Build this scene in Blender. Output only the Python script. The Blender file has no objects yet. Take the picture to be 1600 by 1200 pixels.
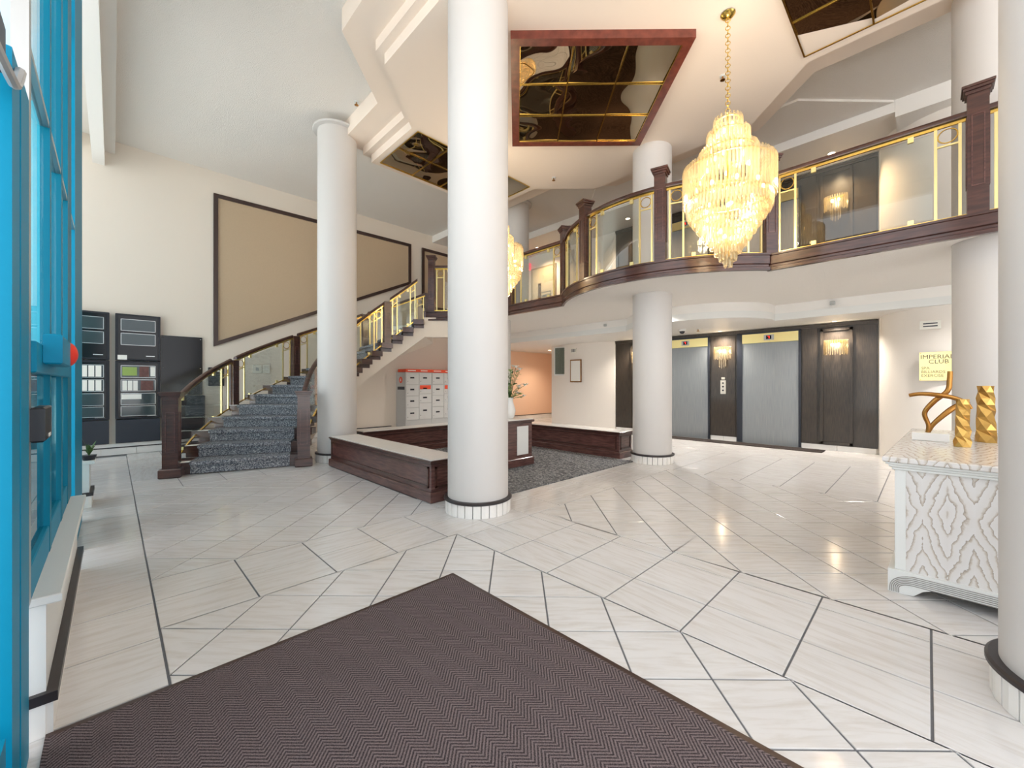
import bpy, bmesh, math, random
from mathutils import Vector, Matrix
random.seed(7)
PI = math.pi
sc = bpy.context.scene
COL = sc.collection
def R(a): return math.radians(a)

# ------------------------------------------------------------ camera, sky, exposure
cam = bpy.data.cameras.new('camera'); cam.sensor_width = 36.0; cam.lens = 36 * 637 / 1600
cam.clip_start = 0.02; cam.clip_end = 300
camo = bpy.data.objects.new('camera', cam); COL.objects.link(camo)
camo.location = (0, 0, 1.25); camo.rotation_euler = (R(90), 0, R(45.6 - 90))
sc.camera = camo
CYAW = R(45.6)

world = bpy.data.worlds.new('sky'); sc.world = world; world.use_nodes = True
wn = world.node_tree.nodes; wl = world.node_tree.links
bg = wn['Background']; bg.inputs['Color'].default_value = (0.92, 0.94, 0.98, 1); bg.inputs['Strength'].default_value = 2.25
sun = bpy.data.lights.new('sun', 'SUN'); sun.energy = 17; sun.angle = R(1.5); sun.color = (1, 0.98, 0.97)
suno = bpy.data.objects.new('sun', sun); COL.objects.link(suno)
suno.rotation_euler = Vector((-0.33, -0.28, -1)).to_track_quat('-Z', 'Y').to_euler()
sc.view_settings.view_transform = 'Standard'; sc.view_settings.look = 'None'
sc.view_settings.gamma = 1.0; sc.view_settings.use_curve_mapping = False
sc.view_settings.exposure = 0.24
sc.cycles.max_bounces = 10; sc.cycles.diffuse_bounces = 7; sc.cycles.glossy_bounces = 5
sc.cycles.transparent_max_bounces = 24; sc.cycles.transmission_bounces = 8
sc.cycles.caustics_reflective = False; sc.cycles.caustics_refractive = False
sc.cycles.sample_clamp_indirect = 6

# ------------------------------------------------------------ materials
MATS = {}
def newmat(name):
    m = bpy.data.materials.new(name); m.use_nodes = True
    nt = m.node_tree; b = nt.nodes['Principled BSDF']
    MATS[name] = m
    return m, nt, b
def rgb(h):
    def f(c):
        c /= 255.0
        return c / 12.92 if c <= 0.04045 else ((c + 0.055) / 1.055) ** 2.4
    return (f(h[0]), f(h[1]), f(h[2]), 1)
def node(nt, t, **kw):
    n = nt.nodes.new(t)
    for k, v in kw.items():
        if k in n.inputs: n.inputs[k].default_value = v
        else: setattr(n, k, v)
    return n
def plain(name, col, rough=0.5, metal=0.0, bump=0.0, bscale=200, spec=0.5, var=0.0, vscale=5, coat=0, emit=None, estr=0):
    m, nt, b = newmat(name)
    c = rgb(col)
    b.inputs['Base Color'].default_value = c
    b.inputs['Roughness'].default_value = rough; b.inputs['Metallic'].default_value = metal
    b.inputs['Specular IOR Level'].default_value = spec
    if coat: b.inputs['Coat Weight'].default_value = coat; b.inputs['Coat Roughness'].default_value = 0.08
    tc = node(nt, 'ShaderNodeTexCoord')
    if bump:
        nz = node(nt, 'ShaderNodeTexNoise', Scale=bscale, Detail=4.0)
        nt.links.new(tc.outputs['Object'], nz.inputs['Vector'])
        bp = node(nt, 'ShaderNodeBump', Strength=bump, Distance=0.01)
        nt.links.new(nz.outputs['Fac'], bp.inputs['Height']); nt.links.new(bp.outputs['Normal'], b.inputs['Normal'])
    if var:
        nz = node(nt, 'ShaderNodeTexNoise', Scale=vscale, Detail=5.0)
        nt.links.new(tc.outputs['Object'], nz.inputs['Vector'])
        mx = node(nt, 'ShaderNodeMix', data_type='RGBA')
        mx.inputs[6].default_value = tuple(v * (1 - var) for v in c[:3]) + (1,)
        mx.inputs[7].default_value = tuple(min(1, v * (1 + var)) for v in c[:3]) + (1,)
        nt.links.new(nz.outputs['Fac'], mx.inputs[0]); nt.links.new(mx.outputs[2], b.inputs['Base Color'])
    if emit:
        b.inputs['Emission Color'].default_value = rgb(emit); b.inputs['Emission Strength'].default_value = estr
    return m
def grain(name, c1, c2, rough, scale=(1, 1, 1), nscale=8, det=6, coat=0, bump=0.1, dist=0.0, spec=0.5, lo=0.35, hi=0.65, coord='Object'):
    m, nt, b = newmat(name)
    tc = node(nt, 'ShaderNodeTexCoord'); mp = node(nt, 'ShaderNodeMapping'); mp.inputs['Scale'].default_value = scale
    nz = node(nt, 'ShaderNodeTexNoise', Scale=nscale, Detail=det, Distortion=dist)
    rp = node(nt, 'ShaderNodeValToRGB'); rp.color_ramp.elements[0].position = lo; rp.color_ramp.elements[1].position = hi
    rp.color_ramp.elements[0].color = rgb(c1); rp.color_ramp.elements[1].color = rgb(c2)
    nt.links.new(tc.outputs[coord], mp.inputs['Vector']); nt.links.new(mp.outputs['Vector'], nz.inputs['Vector'])
    nt.links.new(nz.outputs['Fac'], rp.inputs['Fac']); nt.links.new(rp.outputs['Color'], b.inputs['Base Color'])
    b.inputs['Roughness'].default_value = rough; b.inputs['Specular IOR Level'].default_value = spec
    if coat: b.inputs['Coat Weight'].default_value = coat; b.inputs['Coat Roughness'].default_value = 0.1
    if bump:
        bp = node(nt, 'ShaderNodeBump', Strength=bump, Distance=0.005)
        nt.links.new(nz.outputs['Fac'], bp.inputs['Height']); nt.links.new(bp.outputs['Normal'], b.inputs['Normal'])
    return m
def thin_glass(name, tint, refl=0.12, rough=0.0, fres=True):
    m = bpy.data.materials.new(name); m.use_nodes = True; MATS[name] = m
    nt = m.node_tree; nt.nodes.clear()
    out = node(nt, 'ShaderNodeOutputMaterial'); tr = node(nt, 'ShaderNodeBsdfTransparent'); gl = node(nt, 'ShaderNodeBsdfGlossy')
    tr.inputs['Color'].default_value = tint; gl.inputs['Roughness'].default_value = rough
    gl.inputs['Color'].default_value = (0.95, 0.97, 0.97, 1)
    mx = node(nt, 'ShaderNodeMixShader')
    if fres:
        lw = node(nt, 'ShaderNodeLayerWeight', Blend=0.35)
        mm = node(nt, 'ShaderNodeMath', operation='MULTIPLY_ADD'); mm.inputs[1].default_value = 0.35; mm.inputs[2].default_value = refl
        nt.links.new(lw.outputs['Fresnel'], mm.inputs[0]); nt.links.new(mm.outputs[0], mx.inputs[0])
    else: mx.inputs[0].default_value = refl
    nt.links.new(tr.outputs[0], mx.inputs[1]); nt.links.new(gl.outputs[0], mx.inputs[2]); nt.links.new(mx.outputs[0], out.inputs['Surface'])
    return m

plain('wall', (228, 218, 205), 0.75, bump=0.05, bscale=300)
plain('wall_lift', (232, 226, 218), 0.75, bump=0.05, bscale=300)
plain('peach_lit', (232, 196, 168), 0.7)  # wall tone with the corridor lamp's warm light put into the colour
plain('ceiling_rough', (240, 236, 230), 0.95, bump=0.9, bscale=120)
plain('ceiling_smooth', (238, 224, 210), 0.85, bump=0.03)
plain('column', (206, 203, 200), 0.55, bump=0.02, bscale=80)
plain('white_trim', (236, 234, 230), 0.5)
plain('white_paint', (226, 228, 226), 0.45)
plain('grout', (104, 106, 110), 0.8, var=0.2, vscale=30)
plain('black_trim', (44, 38, 40), 0.35)
plain('teal', (0, 134, 172), 0.45, spec=0.2)
plain('teal_light', (92, 216, 236), 0.5, spec=0.2)
plain('teal_dark', (0, 120, 150), 0.45, spec=0.2)
plain('navy', (6, 46, 70), 0.4)
plain('red_plastic', (214, 44, 28), 0.4)
plain('black_plastic', (24, 26, 36), 0.3)
plain('black_board', (16, 17, 21), 0.15, spec=0.3)
plain('slate_panel', (50, 54, 63), 0.4, spec=0.3)
plain('cabinet_black', (32, 34, 42), 0.35, spec=0.3)
plain('board_glass', (60, 72, 76), 0.1, spec=0.4)
plain('paper', (238, 238, 232), 0.7)
plain('green_paper', (150, 176, 96), 0.7)
plain('brown_paper', (104, 70, 66), 0.6, var=0.5, vscale=30)
plain('silver', (176, 178, 180), 0.35, metal=0.2)
plain('alu', (178, 180, 180), 0.3, metal=0.9)
plain('brass', (232, 196, 104), 0.2, metal=1.0)
plain('brass_pale', (244, 226, 160), 0.3, metal=0.85)
plain('gold_rough', (206, 164, 92), 0.3, metal=1.0, bump=0.3, bscale=30)
plain('bronze', (168, 120, 62), 0.28, metal=1.0, var=0.25, vscale=8)
plain('tan_panel', (196, 174, 146), 0.85, bump=0.3, bscale=400, var=0.04, vscale=40)
plain('frame_dark', (62, 44, 40), 0.35)
plain('locker_grey', (186, 187, 186), 0.4)
plain('locker_orange', (226, 78, 44), 0.45)
plain('locker_door', (200, 201, 199), 0.42)
plain('door_cream', (200, 188, 164), 0.5)
plain('door_trim', (158, 146, 126), 0.5)
plain('groove_grey', (146, 142, 138), 0.6)
plain('exit_red', (230, 60, 80), 0.4, emit=(230, 70, 90), estr=1.0)
plain('red_box', (178, 30, 26), 0.4)
plain('led_red', (200, 20, 20), 0.4, emit=(255, 40, 30), estr=3)
plain('lamp_lens', (255, 240, 220), 0.4, emit=(255, 226, 190), estr=9)
plain('bulb', (255, 236, 200), 0.4, emit=(255, 224, 170), estr=16)
plain('leaf', (74, 104, 52), 0.5, var=0.3, vscale=20)
plain('leaf_pale', (150, 172, 108), 0.5, var=0.2, vscale=20)
plain('petal', (240, 236, 232), 0.6)
plain('ceramic', (232, 230, 226), 0.25)
plain('plate_white', (228, 226, 216), 0.4)
plain('vent_green', (92, 100, 88), 0.5)
plain('pavement', (206, 204, 201), 0.9, var=0.1)
plain('screen_dark', (30, 24, 26), 0.2)
plain('marble_top', (222, 220, 216), 0.22, var=0.05, vscale=14)
grain('mahogany', (54, 32, 28), (80, 50, 43), 0.28, (1, 1, 8), 5, coat=0.35, bump=0.05)
grain('mahogany_x', (68, 40, 38), (106, 72, 66), 0.28, (1.2, 1.2, 10), 5, coat=0.4, bump=0.05)
grain('oak_dark', (40, 35, 30), (70, 60, 50), 0.34, (26, 26, 1.2), 5, coat=0.25, bump=0.08)
grain('frame_red', (96, 44, 34), (122, 62, 48), 0.35, (1, 1, 1), 12, coat=0.2, bump=0.02)
grain('lift_steel', (138, 144, 148), (154, 158, 160), 0.38, (60, 60, 1.0), 3, bump=0.02, spec=0.6)
MATS['lift_steel'].node_tree.nodes['Principled BSDF'].inputs['Metallic'].default_value = 0.4
thin_glass('rail_glass', (0.95, 0.97, 0.95, 1), 0.02)
thin_glass('window_glass', (0.93, 0.96, 0.96, 1), 0.03)
thin_glass('tint_glass', (0.35, 0.50, 0.52, 1), 0.55, 0.0, False)

def marble_tile():
    m, nt, b = newmat('tile')
    tc = node(nt, 'ShaderNodeTexCoord'); oi = node(nt, 'ShaderNodeObjectInfo')
    mp = node(nt, 'ShaderNodeMapping'); mp.inputs['Scale'].default_value = (1.6, 13, 4)
    at = node(nt, 'ShaderNodeAttribute', attribute_name='grain')   # per-tile grain direction as vector
    nt.links.new(at.outputs['Vector'], mp.inputs['Vector'])
    n1 = node(nt, 'ShaderNodeTexNoise', Scale=2.2, Detail=8.0, Roughness=0.62, Distortion=0.5)
    nt.links.new(mp.outputs['Vector'], n1.inputs['Vector'])
    rp = node(nt, 'ShaderNodeValToRGB'); e = rp.color_ramp.elements
    e[0].position = 0.3; e[0].color = rgb((204, 200, 196)); e[1].position = 0.55; e[1].color = rgb((218, 217, 217))
    nt.links.new(n1.outputs['Fac'], rp.inputs['Fac'])
    n2 = node(nt, 'ShaderNodeTexNoise', Scale=1.3, Detail=3.0)
    nt.links.new(tc.outputs['Object'], n2.inputs['Vector'])
    mx = node(nt, 'ShaderNodeMix', data_type='RGBA', blend_type='MULTIPLY'); mx.inputs[0].default_value = 1.0
    rp2 = node(nt, 'ShaderNodeValToRGB'); rp2.color_ramp.elements[0].color = (0.94, 0.93, 0.915, 1); rp2.color_ramp.elements[1].color = (1, 1, 1, 1)
    rp2.color_ramp.elements[0].position = 0.3; rp2.color_ramp.elements[1].position = 0.65
    nt.links.new(n2.outputs['Fac'], rp2.inputs['Fac'])
    nt.links.new(rp.outputs['Color'], mx.inputs[6]); nt.links.new(rp2.outputs['Color'], mx.inputs[7])
    nt.links.new(mx.outputs[2], b.inputs['Base Color'])
    b.inputs['Roughness'].default_value = 0.13; b.inputs['Specular IOR Level'].default_value = 0.5
    bp = node(nt, 'ShaderNodeBump', Strength=0.04, Distance=0.004)
    nt.links.new(n1.outputs['Fac'], bp.inputs['Height']); nt.links.new(bp.outputs['Normal'], b.inputs['Normal'])
marble_tile()

def chevron_mat():
    m, nt, b = newmat('mat_chevron')
    tc = node(nt, 'ShaderNodeTexCoord'); sp = node(nt, 'ShaderNodeSeparateXYZ'); nt.links.new(tc.outputs['Object'], sp.inputs[0])
    def M(op, a, bb=None, c=None):
        n = node(nt, 'ShaderNodeMath', operation=op)
        for i, v in enumerate((a, bb, c)):
            if v is None: continue
            if isinstance(v, (int, float)): n.inputs[i].default_value = v
            else: nt.links.new(v, n.inputs[i])
        return n.outputs[0]
    tri = M('PINGPONG', sp.outputs['X'], 0.052)
    v = M('ADD', M('MULTIPLY', tri, 1.0), sp.outputs['Y'])
    s = M('SINE', M('MULTIPLY', v, 2 * PI / 0.0165))
    nz = node(nt, 'ShaderNodeTexNoise', Scale=260.0, Detail=3.0); nt.links.new(tc.outputs['Object'], nz.inputs['Vector'])
    f = M('ADD', M('MULTIPLY', s, 0.22), M('MULTIPLY', nz.outputs['Fac'], 1.0))
    rp = node(nt, 'ShaderNodeValToRGB'); e = rp.color_ramp.elements
    e[0].position = 0.25; e[0].color = rgb((54, 47, 49)); e[1].position = 0.8; e[1].color = rgb((130, 117, 118))
    nt.links.new(f, rp.inputs['Fac']); nt.links.new(rp.outputs['Color'], b.inputs['Base Color'])
    b.inputs['Roughness'].default_value = 0.95; b.inputs['Specular IOR Level'].default_value = 0.15
    bp = node(nt, 'ShaderNodeBump', Strength=0.6, Distance=0.004); nt.links.new(f, bp.inputs['Height']); nt.links.new(bp.outputs['Normal'], b.inputs['Normal'])
chevron_mat()

def carpet(name, c1, c2, c3, sc1=38):
    m, nt, b = newmat(name)
    tc = node(nt, 'ShaderNodeTexCoord')
    n1 = node(nt, 'ShaderNodeTexNoise', Scale=float(sc1), Detail=5.0, Roughness=0.8); nt.links.new(tc.outputs['Object'], n1.inputs['Vector'])
    rp = node(nt, 'ShaderNodeValToRGB'); e = rp.color_ramp.elements
    e[0].position = 0.41; e[0].color = rgb(c1); e[1].position = 0.61; e[1].color = rgb(c3)
    x = e.new(0.5); x.color = rgb(c2)
    nt.links.new(n1.outputs['Fac'], rp.inputs['Fac']); nt.links.new(rp.outputs['Color'], b.inputs['Base Color'])
    b.inputs['Roughness'].default_value = 0.95; b.inputs['Specular IOR Level'].default_value = 0.1
    bp = node(nt, 'ShaderNodeBump', Strength=0.5, Distance=0.01); nt.links.new(n1.outputs['Fac'], bp.inputs['Height']); nt.links.new(bp.outputs['Normal'], b.inputs['Normal'])
carpet('carpet_grey', (62, 63, 67), (106, 107, 110), (160, 160, 160), 34)
carpet('carpet_stair', (64, 68, 78), (118, 122, 130), (186, 188, 190), 55)
carpet('carpet_up', (52, 42, 40), (70, 58, 54), (90, 78, 72))
carpet('mat_dark', (40, 36, 36), (62, 56, 54), (86, 80, 76), 80)

def mirror_mat():
    m, nt, b = newmat('bronze_mirror')
    b.inputs['Base Color'].default_value = rgb((176, 160, 136)); b.inputs['Metallic'].default_value = 1.0; b.inputs['Roughness'].default_value = 0.015
    tc = node(nt, 'ShaderNodeTexCoord')
    nz = node(nt, 'ShaderNodeTexNoise', Scale=1.7, Detail=0.0); nt.links.new(tc.outputs['Object'], nz.inputs['Vector'])
    bp = node(nt, 'ShaderNodeBump', Strength=1.0, Distance=0.06)
    nt.links.new(nz.outputs['Fac'], bp.inputs['Height']); nt.links.new(bp.outputs['Normal'], b.inputs['Normal'])
mirror_mat()

def limed_oak():
    m, nt, b = newmat('limed_oak')
    tc = node(nt, 'ShaderNodeTexCoord'); mp = node(nt, 'ShaderNodeMapping')
    nt.links.new(tc.outputs['Object'], mp.inputs['Vector'])
    sp = node(nt, 'ShaderNodeSeparateXYZ'); nt.links.new(mp.outputs['Vector'], sp.inputs[0])
    def M(op, a, bb=None, c=None):
        n = node(nt, 'ShaderNodeMath', operation=op)
        for i, v in enumerate((a, bb, c)):
            if v is None: continue
            if isinstance(v, (int, float)): n.inputs[i].default_value = v
            else: nt.links.new(v, n.inputs[i])
        return n.outputs[0]
    nz = node(nt, 'ShaderNodeTexNoise', Scale=9.0, Detail=5.0, Roughness=0.6); nt.links.new(tc.outputs['Object'], nz.inputs['Vector'])
    # book-matched cathedral arches: distance from the flitch axis bends the rings
    tri = M('PINGPONG', M('ADD', sp.outputs['Y'], 10.035), 0.10)
    arch = M('MULTIPLY', tri, 2.7)
    zz = M('MULTIPLY', M('ABSOLUTE', M('SUBTRACT', sp.outputs['Z'], 0.50)), 0.85)
    xx = M('MULTIPLY', sp.outputs['X'], 0.8)
    d = M('ADD', M('ADD', M('SUBTRACT', zz, M('MULTIPLY', arch, -1.0)), xx), M('MULTIPLY', nz.outputs['Fac'], 0.22))
    s = M('FRACT', M('MULTIPLY', d, 9.0))
    rp = node(nt, 'ShaderNodeValToRGB'); e = rp.color_ramp.elements
    e[0].position = 0.0; e[0].color = rgb((158, 150, 142)); e[1].position = 1.0; e[1].color = rgb((224, 222, 221))
    x = e.new(0.09); x.color = rgb((188, 177, 164)); x = e.new(0.3); x.color = rgb((220, 217, 214))
    nt.links.new(s, rp.inputs['Fac'])
    n3 = node(nt, 'ShaderNodeTexNoise', Scale=60.0, Detail=4.0); mp3 = node(nt, 'ShaderNodeMapping'); mp3.inputs['Scale'].default_value = (1, 6, 0.5)
    nt.links.new(tc.outputs['Object'], mp3.inputs['Vector']); nt.links.new(mp3.outputs['Vector'], n3.inputs['Vector'])
    mx = node(nt, 'ShaderNodeMix', data_type='RGBA', blend_type='MULTIPLY'); mx.inputs[0].default_value = 0.25
    nt.links.new(rp.outputs['Color'], mx.inputs[6]); nt.links.new(n3.outputs['Color'], mx.inputs[7])
    nt.links.new(rp.outputs['Color'], b.inputs['Base Color'])
    b.inputs['Roughness'].default_value = 0.22
limed_oak()

def crystal():
    m = bpy.data.materials.new('crystal'); m.use_nodes = True; MATS['crystal'] = m
    nt = m.node_tree; nt.nodes.clear()
    out = node(nt, 'ShaderNodeOutputMaterial'); tr = node(nt, 'ShaderNodeBsdfTransparent'); gl = node(nt, 'ShaderNodeBsdfGlossy')
    tl = node(nt, 'ShaderNodeBsdfTranslucent'); df = node(nt, 'ShaderNodeBsdfDiffuse')
    tr.inputs['Color'].default_value = (1, 0.97, 0.9, 1); gl.inputs['Roughness'].default_value = 0.12
    gl.inputs['Color'].default_value = (0.9, 0.82, 0.64, 1); tl.inputs['Color'].default_value = (0.6, 0.5, 0.32, 1); df.inputs['Color'].default_value = (0.6, 0.5, 0.32, 1)
    m0 = node(nt, 'ShaderNodeMixShader'); m0.inputs[0].default_value = 0.35
    nt.links.new(tl.outputs[0], m0.inputs[1]); nt.links.new(df.outputs[0], m0.inputs[2])
    m1 = node(nt, 'ShaderNodeMixShader'); m1.inputs[0].default_value = 0.42
    nt.links.new(m0.outputs[0], m1.inputs[1]); nt.links.new(gl.outputs[0], m1.inputs[2])
    m2 = node(nt, 'ShaderNodeMixShader'); m2.inputs[0].default_value = 0.5
    nt.links.new(tr.outputs[0], m2.inputs[1]); nt.links.new(m1.outputs[0], m2.inputs[2])
    nt.links.new(m2.outputs[0], out.inputs['Surface'])
crystal()

# ------------------------------------------------------------ mesh helpers
class MB:
    def __init__(s): s.v = []; s.f = []
    def add(s, vs, fs):
        n = len(s.v); s.v += [tuple(v) for v in vs]; s.f += [tuple(i + n for i in f) for f in fs]; return s
    def box(s, x0, x1, y0, y1, z0, z1, a=0, o=(0, 0)):
        vs = [(x, y, z) for z in (z0, z1) for x, y in ((x0, y0), (x1, y0), (x1, y1), (x0, y1))]
        if a or o != (0, 0):
            c, n = math.cos(a), math.sin(a)
            vs = [(o[0] + c * x - n * y, o[1] + n * x + c * y, z) for x, y, z in vs]
        return s.add(vs, [(0, 3, 2, 1), (4, 5, 6, 7), (0, 1, 5, 4), (1, 2, 6, 5), (2, 3, 7, 6), (3, 0, 4, 7)])
    def bev(s, x0, x1, y0, y1, z0, z1, b=0.005, a=0, o=(0, 0)):
        # box with chamfered top and bottom rims
        P = [(z0, b), (z0 + b, 0), (z1 - b, 0), (z1, b)]; rings = []
        for z, i in P:
            r = [(x0 + i, y0 + i), (x1 - i, y0 + i), (x1 - i, y1 - i), (x0 + i, y1 - i)]
            if a or o != (0, 0):
                c, n = math.cos(a), math.sin(a); r = [(o[0] + c * x - n * y, o[1] + n * x + c * y) for x, y in r]
            rings.append([(x, y, z) for x, y in r])
        vs = [v for r in rings for v in r]; fs = [(3, 2, 1, 0), (12, 13, 14, 15)]
        for k in range(3):
            for i in range(4):
                j = (i + 1) % 4; fs.append((k * 4 + i, k * 4 + j, k * 4 + 4 + j, k * 4 + 4 + i))
        return s.add(vs, fs)
    def prism(s, poly, z0, z1):
        n = len(poly); vs = [(x, y, z0) for x, y in poly] + [(x, y, z1) for x, y in poly]
        fs = [tuple(reversed(range(n))), tuple(range(n, 2 * n))] + [(i, (i + 1) % n, n + (i + 1) % n, n + i) for i in range(n)]
        return s.add(vs, fs)
    def lathe(s, prof, c=(0, 0), n=32, a0=0, a1=2 * PI, caps=True):
        full = abs(a1 - a0 - 2 * PI) < 1e-6; m = n if full else n + 1
        vs = []; fs = []
        for r, z in prof:
            for i in range(m):
                a = a0 + (a1 - a0) * i / n; vs.append((c[0] + r * math.cos(a), c[1] + r * math.sin(a), z))
        for k in range(len(prof) - 1):
            for i in range(n):
                j = (i + 1) % m if full else i + 1
                fs.append((k * m + i, k * m + j, (k + 1) * m + j, (k + 1) * m + i))
        if full and caps:
            fs.append(tuple(reversed(range(m)))); fs.append(tuple((len(prof) - 1) * m + i for i in range(m)))
        return s.add(vs, fs)
    def sweep(s, path, prof, closed=False):
        """prof: (side, up) offsets, swept along path in xyz, up stays z"""
        n = len(path); m = len(prof); vs = []
        for i, p in enumerate(path):
            a = Vector(path[i - 1] if (i or closed) else path[0]); b = Vector(path[(i + 1) % n] if (i < n - 1 or closed) else path[-1])
            t = (b - a); t.z = 0
            if t.length < 1e-6: t = Vector((1, 0, 0))
            # mitre
            t.normalize(); sd = Vector((-t.y, t.x, 0)); k = 1.0
            if 0 < i < n - 1:
                t1 = Vector(p) - a; t1.z = 0
                if t1.length > 1e-6:
                    t1.normalize(); cs = t1.dot(t); k = 1 / max(cs, 0.4)
            for u, w in prof: vs.append((p[0] + sd.x * u * k, p[1] + sd.y * u * k, p[2] + w))
        fs = []
        for i in range(n if closed else n - 1):
            for j in range(m):
                i2 = (i + 1) % n; fs.append((i * m + j, i * m + (j + 1) % m, i2 * m + (j + 1) % m, i2 * m + j))
        if not closed: fs += [tuple(range(m)), tuple((n - 1) * m + j for j in reversed(range(m)))]
        return s.add(vs, fs)
    def tube(s, path, r, n=8, cap=True):
        pts = [Vector(p) for p in path]; N = len(pts); vs = []; fs = []
        up = Vector((0, 0, 1)); prev = None
        for i, p in enumerate(pts):
            t = (pts[min(i + 1, N - 1)] - pts[max(i - 1, 0)]).normalized()
            if prev is None:
                u = t.cross(up); 
                if u.length < 0.05: u = t.cross(Vector((1, 0, 0)))
            else: u = prev - t * prev.dot(t)
            u.normalize(); prev = u; w = t.cross(u); rr = r[i] if isinstance(r, (list, tuple)) else r
            for k in range(n):
                a = 2 * PI * k / n; q = p + u * math.cos(a) * rr + w * math.sin(a) * rr; vs.append(q[:])
        for i in range(N - 1):
            for k in range(n): fs.append((i * n + k, i * n + (k + 1) % n, (i + 1) * n + (k + 1) % n, (i + 1) * n + k))
        if cap: fs += [tuple(reversed(range(n))), tuple((N - 1) * n + k for k in range(n))]
        return s.add(vs, fs)
    def ball(s, c, r, n=10, m=6, sz=1.0):
        return s.lathe([(max(1e-4, r * math.sin(PI * k / m)), c[2] - sz * r * math.cos(PI * k / m)) for k in range(m + 1)], (c[0], c[1]), n)
    def ring(s, c, r, t, nrm_a, n=20, m=6):
        """torus in a vertical plane whose in-plane horizontal axis has angle nrm_a"""
        ux = (math.cos(nrm_a), math.sin(nrm_a)); vs = []; fs = []
        for i in range(n):
            a = 2 * PI * i / n
            for k in range(m):
                b = 2 * PI * k / m; rr = r + t * math.cos(b); o = t * math.sin(b)
                vs.append((c[0] + ux[0] * rr * math.cos(a) - ux[1] * o, c[1] + ux[1] * rr * math.cos(a) + ux[0] * o, c[2] + rr * math.sin(a)))
        for i in range(n):
            for k in range(m):
                fs.append((i * m + k, ((i + 1) % n) * m + k, ((i + 1) % n) * m + (k + 1) % m, i * m + (k + 1) % m))
        return s.add(vs, fs)

def fix_normals(me):
    bm = bmesh.new(); bm.from_mesh(me); bmesh.ops.recalc_face_normals(bm, faces=bm.faces); bm.to_mesh(me); bm.free()
def obj(name, mb, mat, parent=None, smooth=False, loc=None, fix=True, angle=35):
    me = bpy.data.meshes.new(name); me.from_pydata(mb.v, [], mb.f); me.update()
    if fix: fix_normals(me)
    me.materials.append(MATS[mat])
    if smooth:
        me.polygons.foreach_set('use_smooth', [True] * len(me.polygons)); me.set_sharp_from_angle(angle=R(angle))
    o = bpy.data.objects.new(name, me); COL.objects.link(o)
    if parent is not None: o.parent = parent
    if loc: o.location = loc
    return o
def thing(name, label, cat, loc=(0, 0, 0), rz=0, group=None):
    o = bpy.data.objects.new(name, None); COL.objects.link(o); o.empty_display_size = 0.1
    o.location = loc; o.rotation_euler = (0, 0, rz); o['label'] = label; o['category'] = cat
    if group: o['group'] = group
    return o
def tag(o, label, cat, group=None):
    o['label'] = label; o['category'] = cat
    if group: o['group'] = group
    return o
def struct(name, mb, mat, parent=None, smooth=False):
    o = obj(name, mb, mat, parent, smooth)
    if parent is None: o['kind'] = 'structure'
    return o
def copy_tree(o, parent=None):
    c = o.copy(); COL.objects.link(c); c.parent = parent
    for ch in list(o.children): copy_tree(ch, c)
    return c

# ============================================================ FLOOR
XW, YW, XE = -0.15, 10.03, 9.67         # window line, left wall, lift wall
floor_mb = MB().box(-0.75, 14.5, -5.0, 13.5, -0.12, -0.005)
floor = struct('floor', floor_mb, 'grout')

def clip(poly, x0, x1, y0, y1):
    def cut(p, ins, inter):
        out = []
        for i in range(len(p)):
            a, b = p[i - 1], p[i]; ia, ib = ins(a), ins(b)
            if ib:
                if not ia: out.append(inter(a, b))
                out.append(b)
            elif ia: out.append(inter(a, b))
        return out
    def ix(v): return lambda a, b: (v, a[1] + (b[1] - a[1]) * (v - a[0]) / (b[0] - a[0]))
    def iy(v): return lambda a, b: (a[0] + (b[0] - a[0]) * (v - a[1]) / (b[1] - a[1]), v)
    for ins, it in ((lambda q: q[0] >= x0, ix(x0)), (lambda q: q[0] <= x1, ix(x1)), (lambda q: q[1] >= y0, iy(y0)), (lambda q: q[1] <= y1, iy(y1))):
        if not poly: return []
        poly = cut(poly, ins, it)
    return poly
def area(p): return 0.5 * sum(p[i - 1][0] * p[i][1] - p[i][0] * p[i - 1][1] for i in range(len(p)))
tiles = []   # (polygon, grain angle)
def grid(xs, ys, ang):
    for i in range(len(xs) - 1):
        for j in range(len(ys) - 1):
            tiles.append(([(xs[i], ys[j]), (xs[i + 1], ys[j]), (xs[i + 1], ys[j + 1]), (xs[i], ys[j + 1])], ang))
def diag(x0, x1, y0, y1, s0, t0, ang, p=0.4685):
    ks = range(int((x0 + y0 - s0) / p) - 2, int((x1 + y1 - s0) / p) + 2); kt = range(int((x0 - y1 - t0) / p) - 2, int((x1 - y0 - t0) / p) + 2)
    for a in ks:
        for b in kt:
            s1, s2, t1, t2 = s0 + a * p, s0 + a * p + p, t0 + b * p, t0 + b * p + p
            q = [((s1 + t1) / 2, (s1 - t1) / 2), ((s1 + t2) / 2, (s1 - t2) / 2), ((s2 + t2) / 2, (s2 - t2) / 2), ((s2 + t1) / 2, (s2 - t1) / 2)]
            q = clip(q, x0, x1, y0, y1)
            if len(q) > 2 and abs(area(q)) > 0.002: tiles.append((q, ang))
fr = lambda a, st, n: [a + st * i for i in range(n)]
YN = -2.24
grid([-0.72, -0.27, 0.17], fr(2.21 - 0.445 * 10, 0.445, 28), 0)
diag(0.17, 2.05, YN, 2.75, 4.33, -0.70, R(-45))
grid(fr(0.17, 0.4475, 5), [2.75, 3.11, 3.46], 0)
tiles.append(([(1.96, 2.75), (2.05, 2.75), (2.05, 2.66), (2.405, 2.66), (2.405, 3.11), (1.96, 3.11)], 0))
tiles.append(([(1.96, 3.11), (2.405, 3.11), (2.405, 3.46), (1.96, 3.46)], 0))
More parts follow.
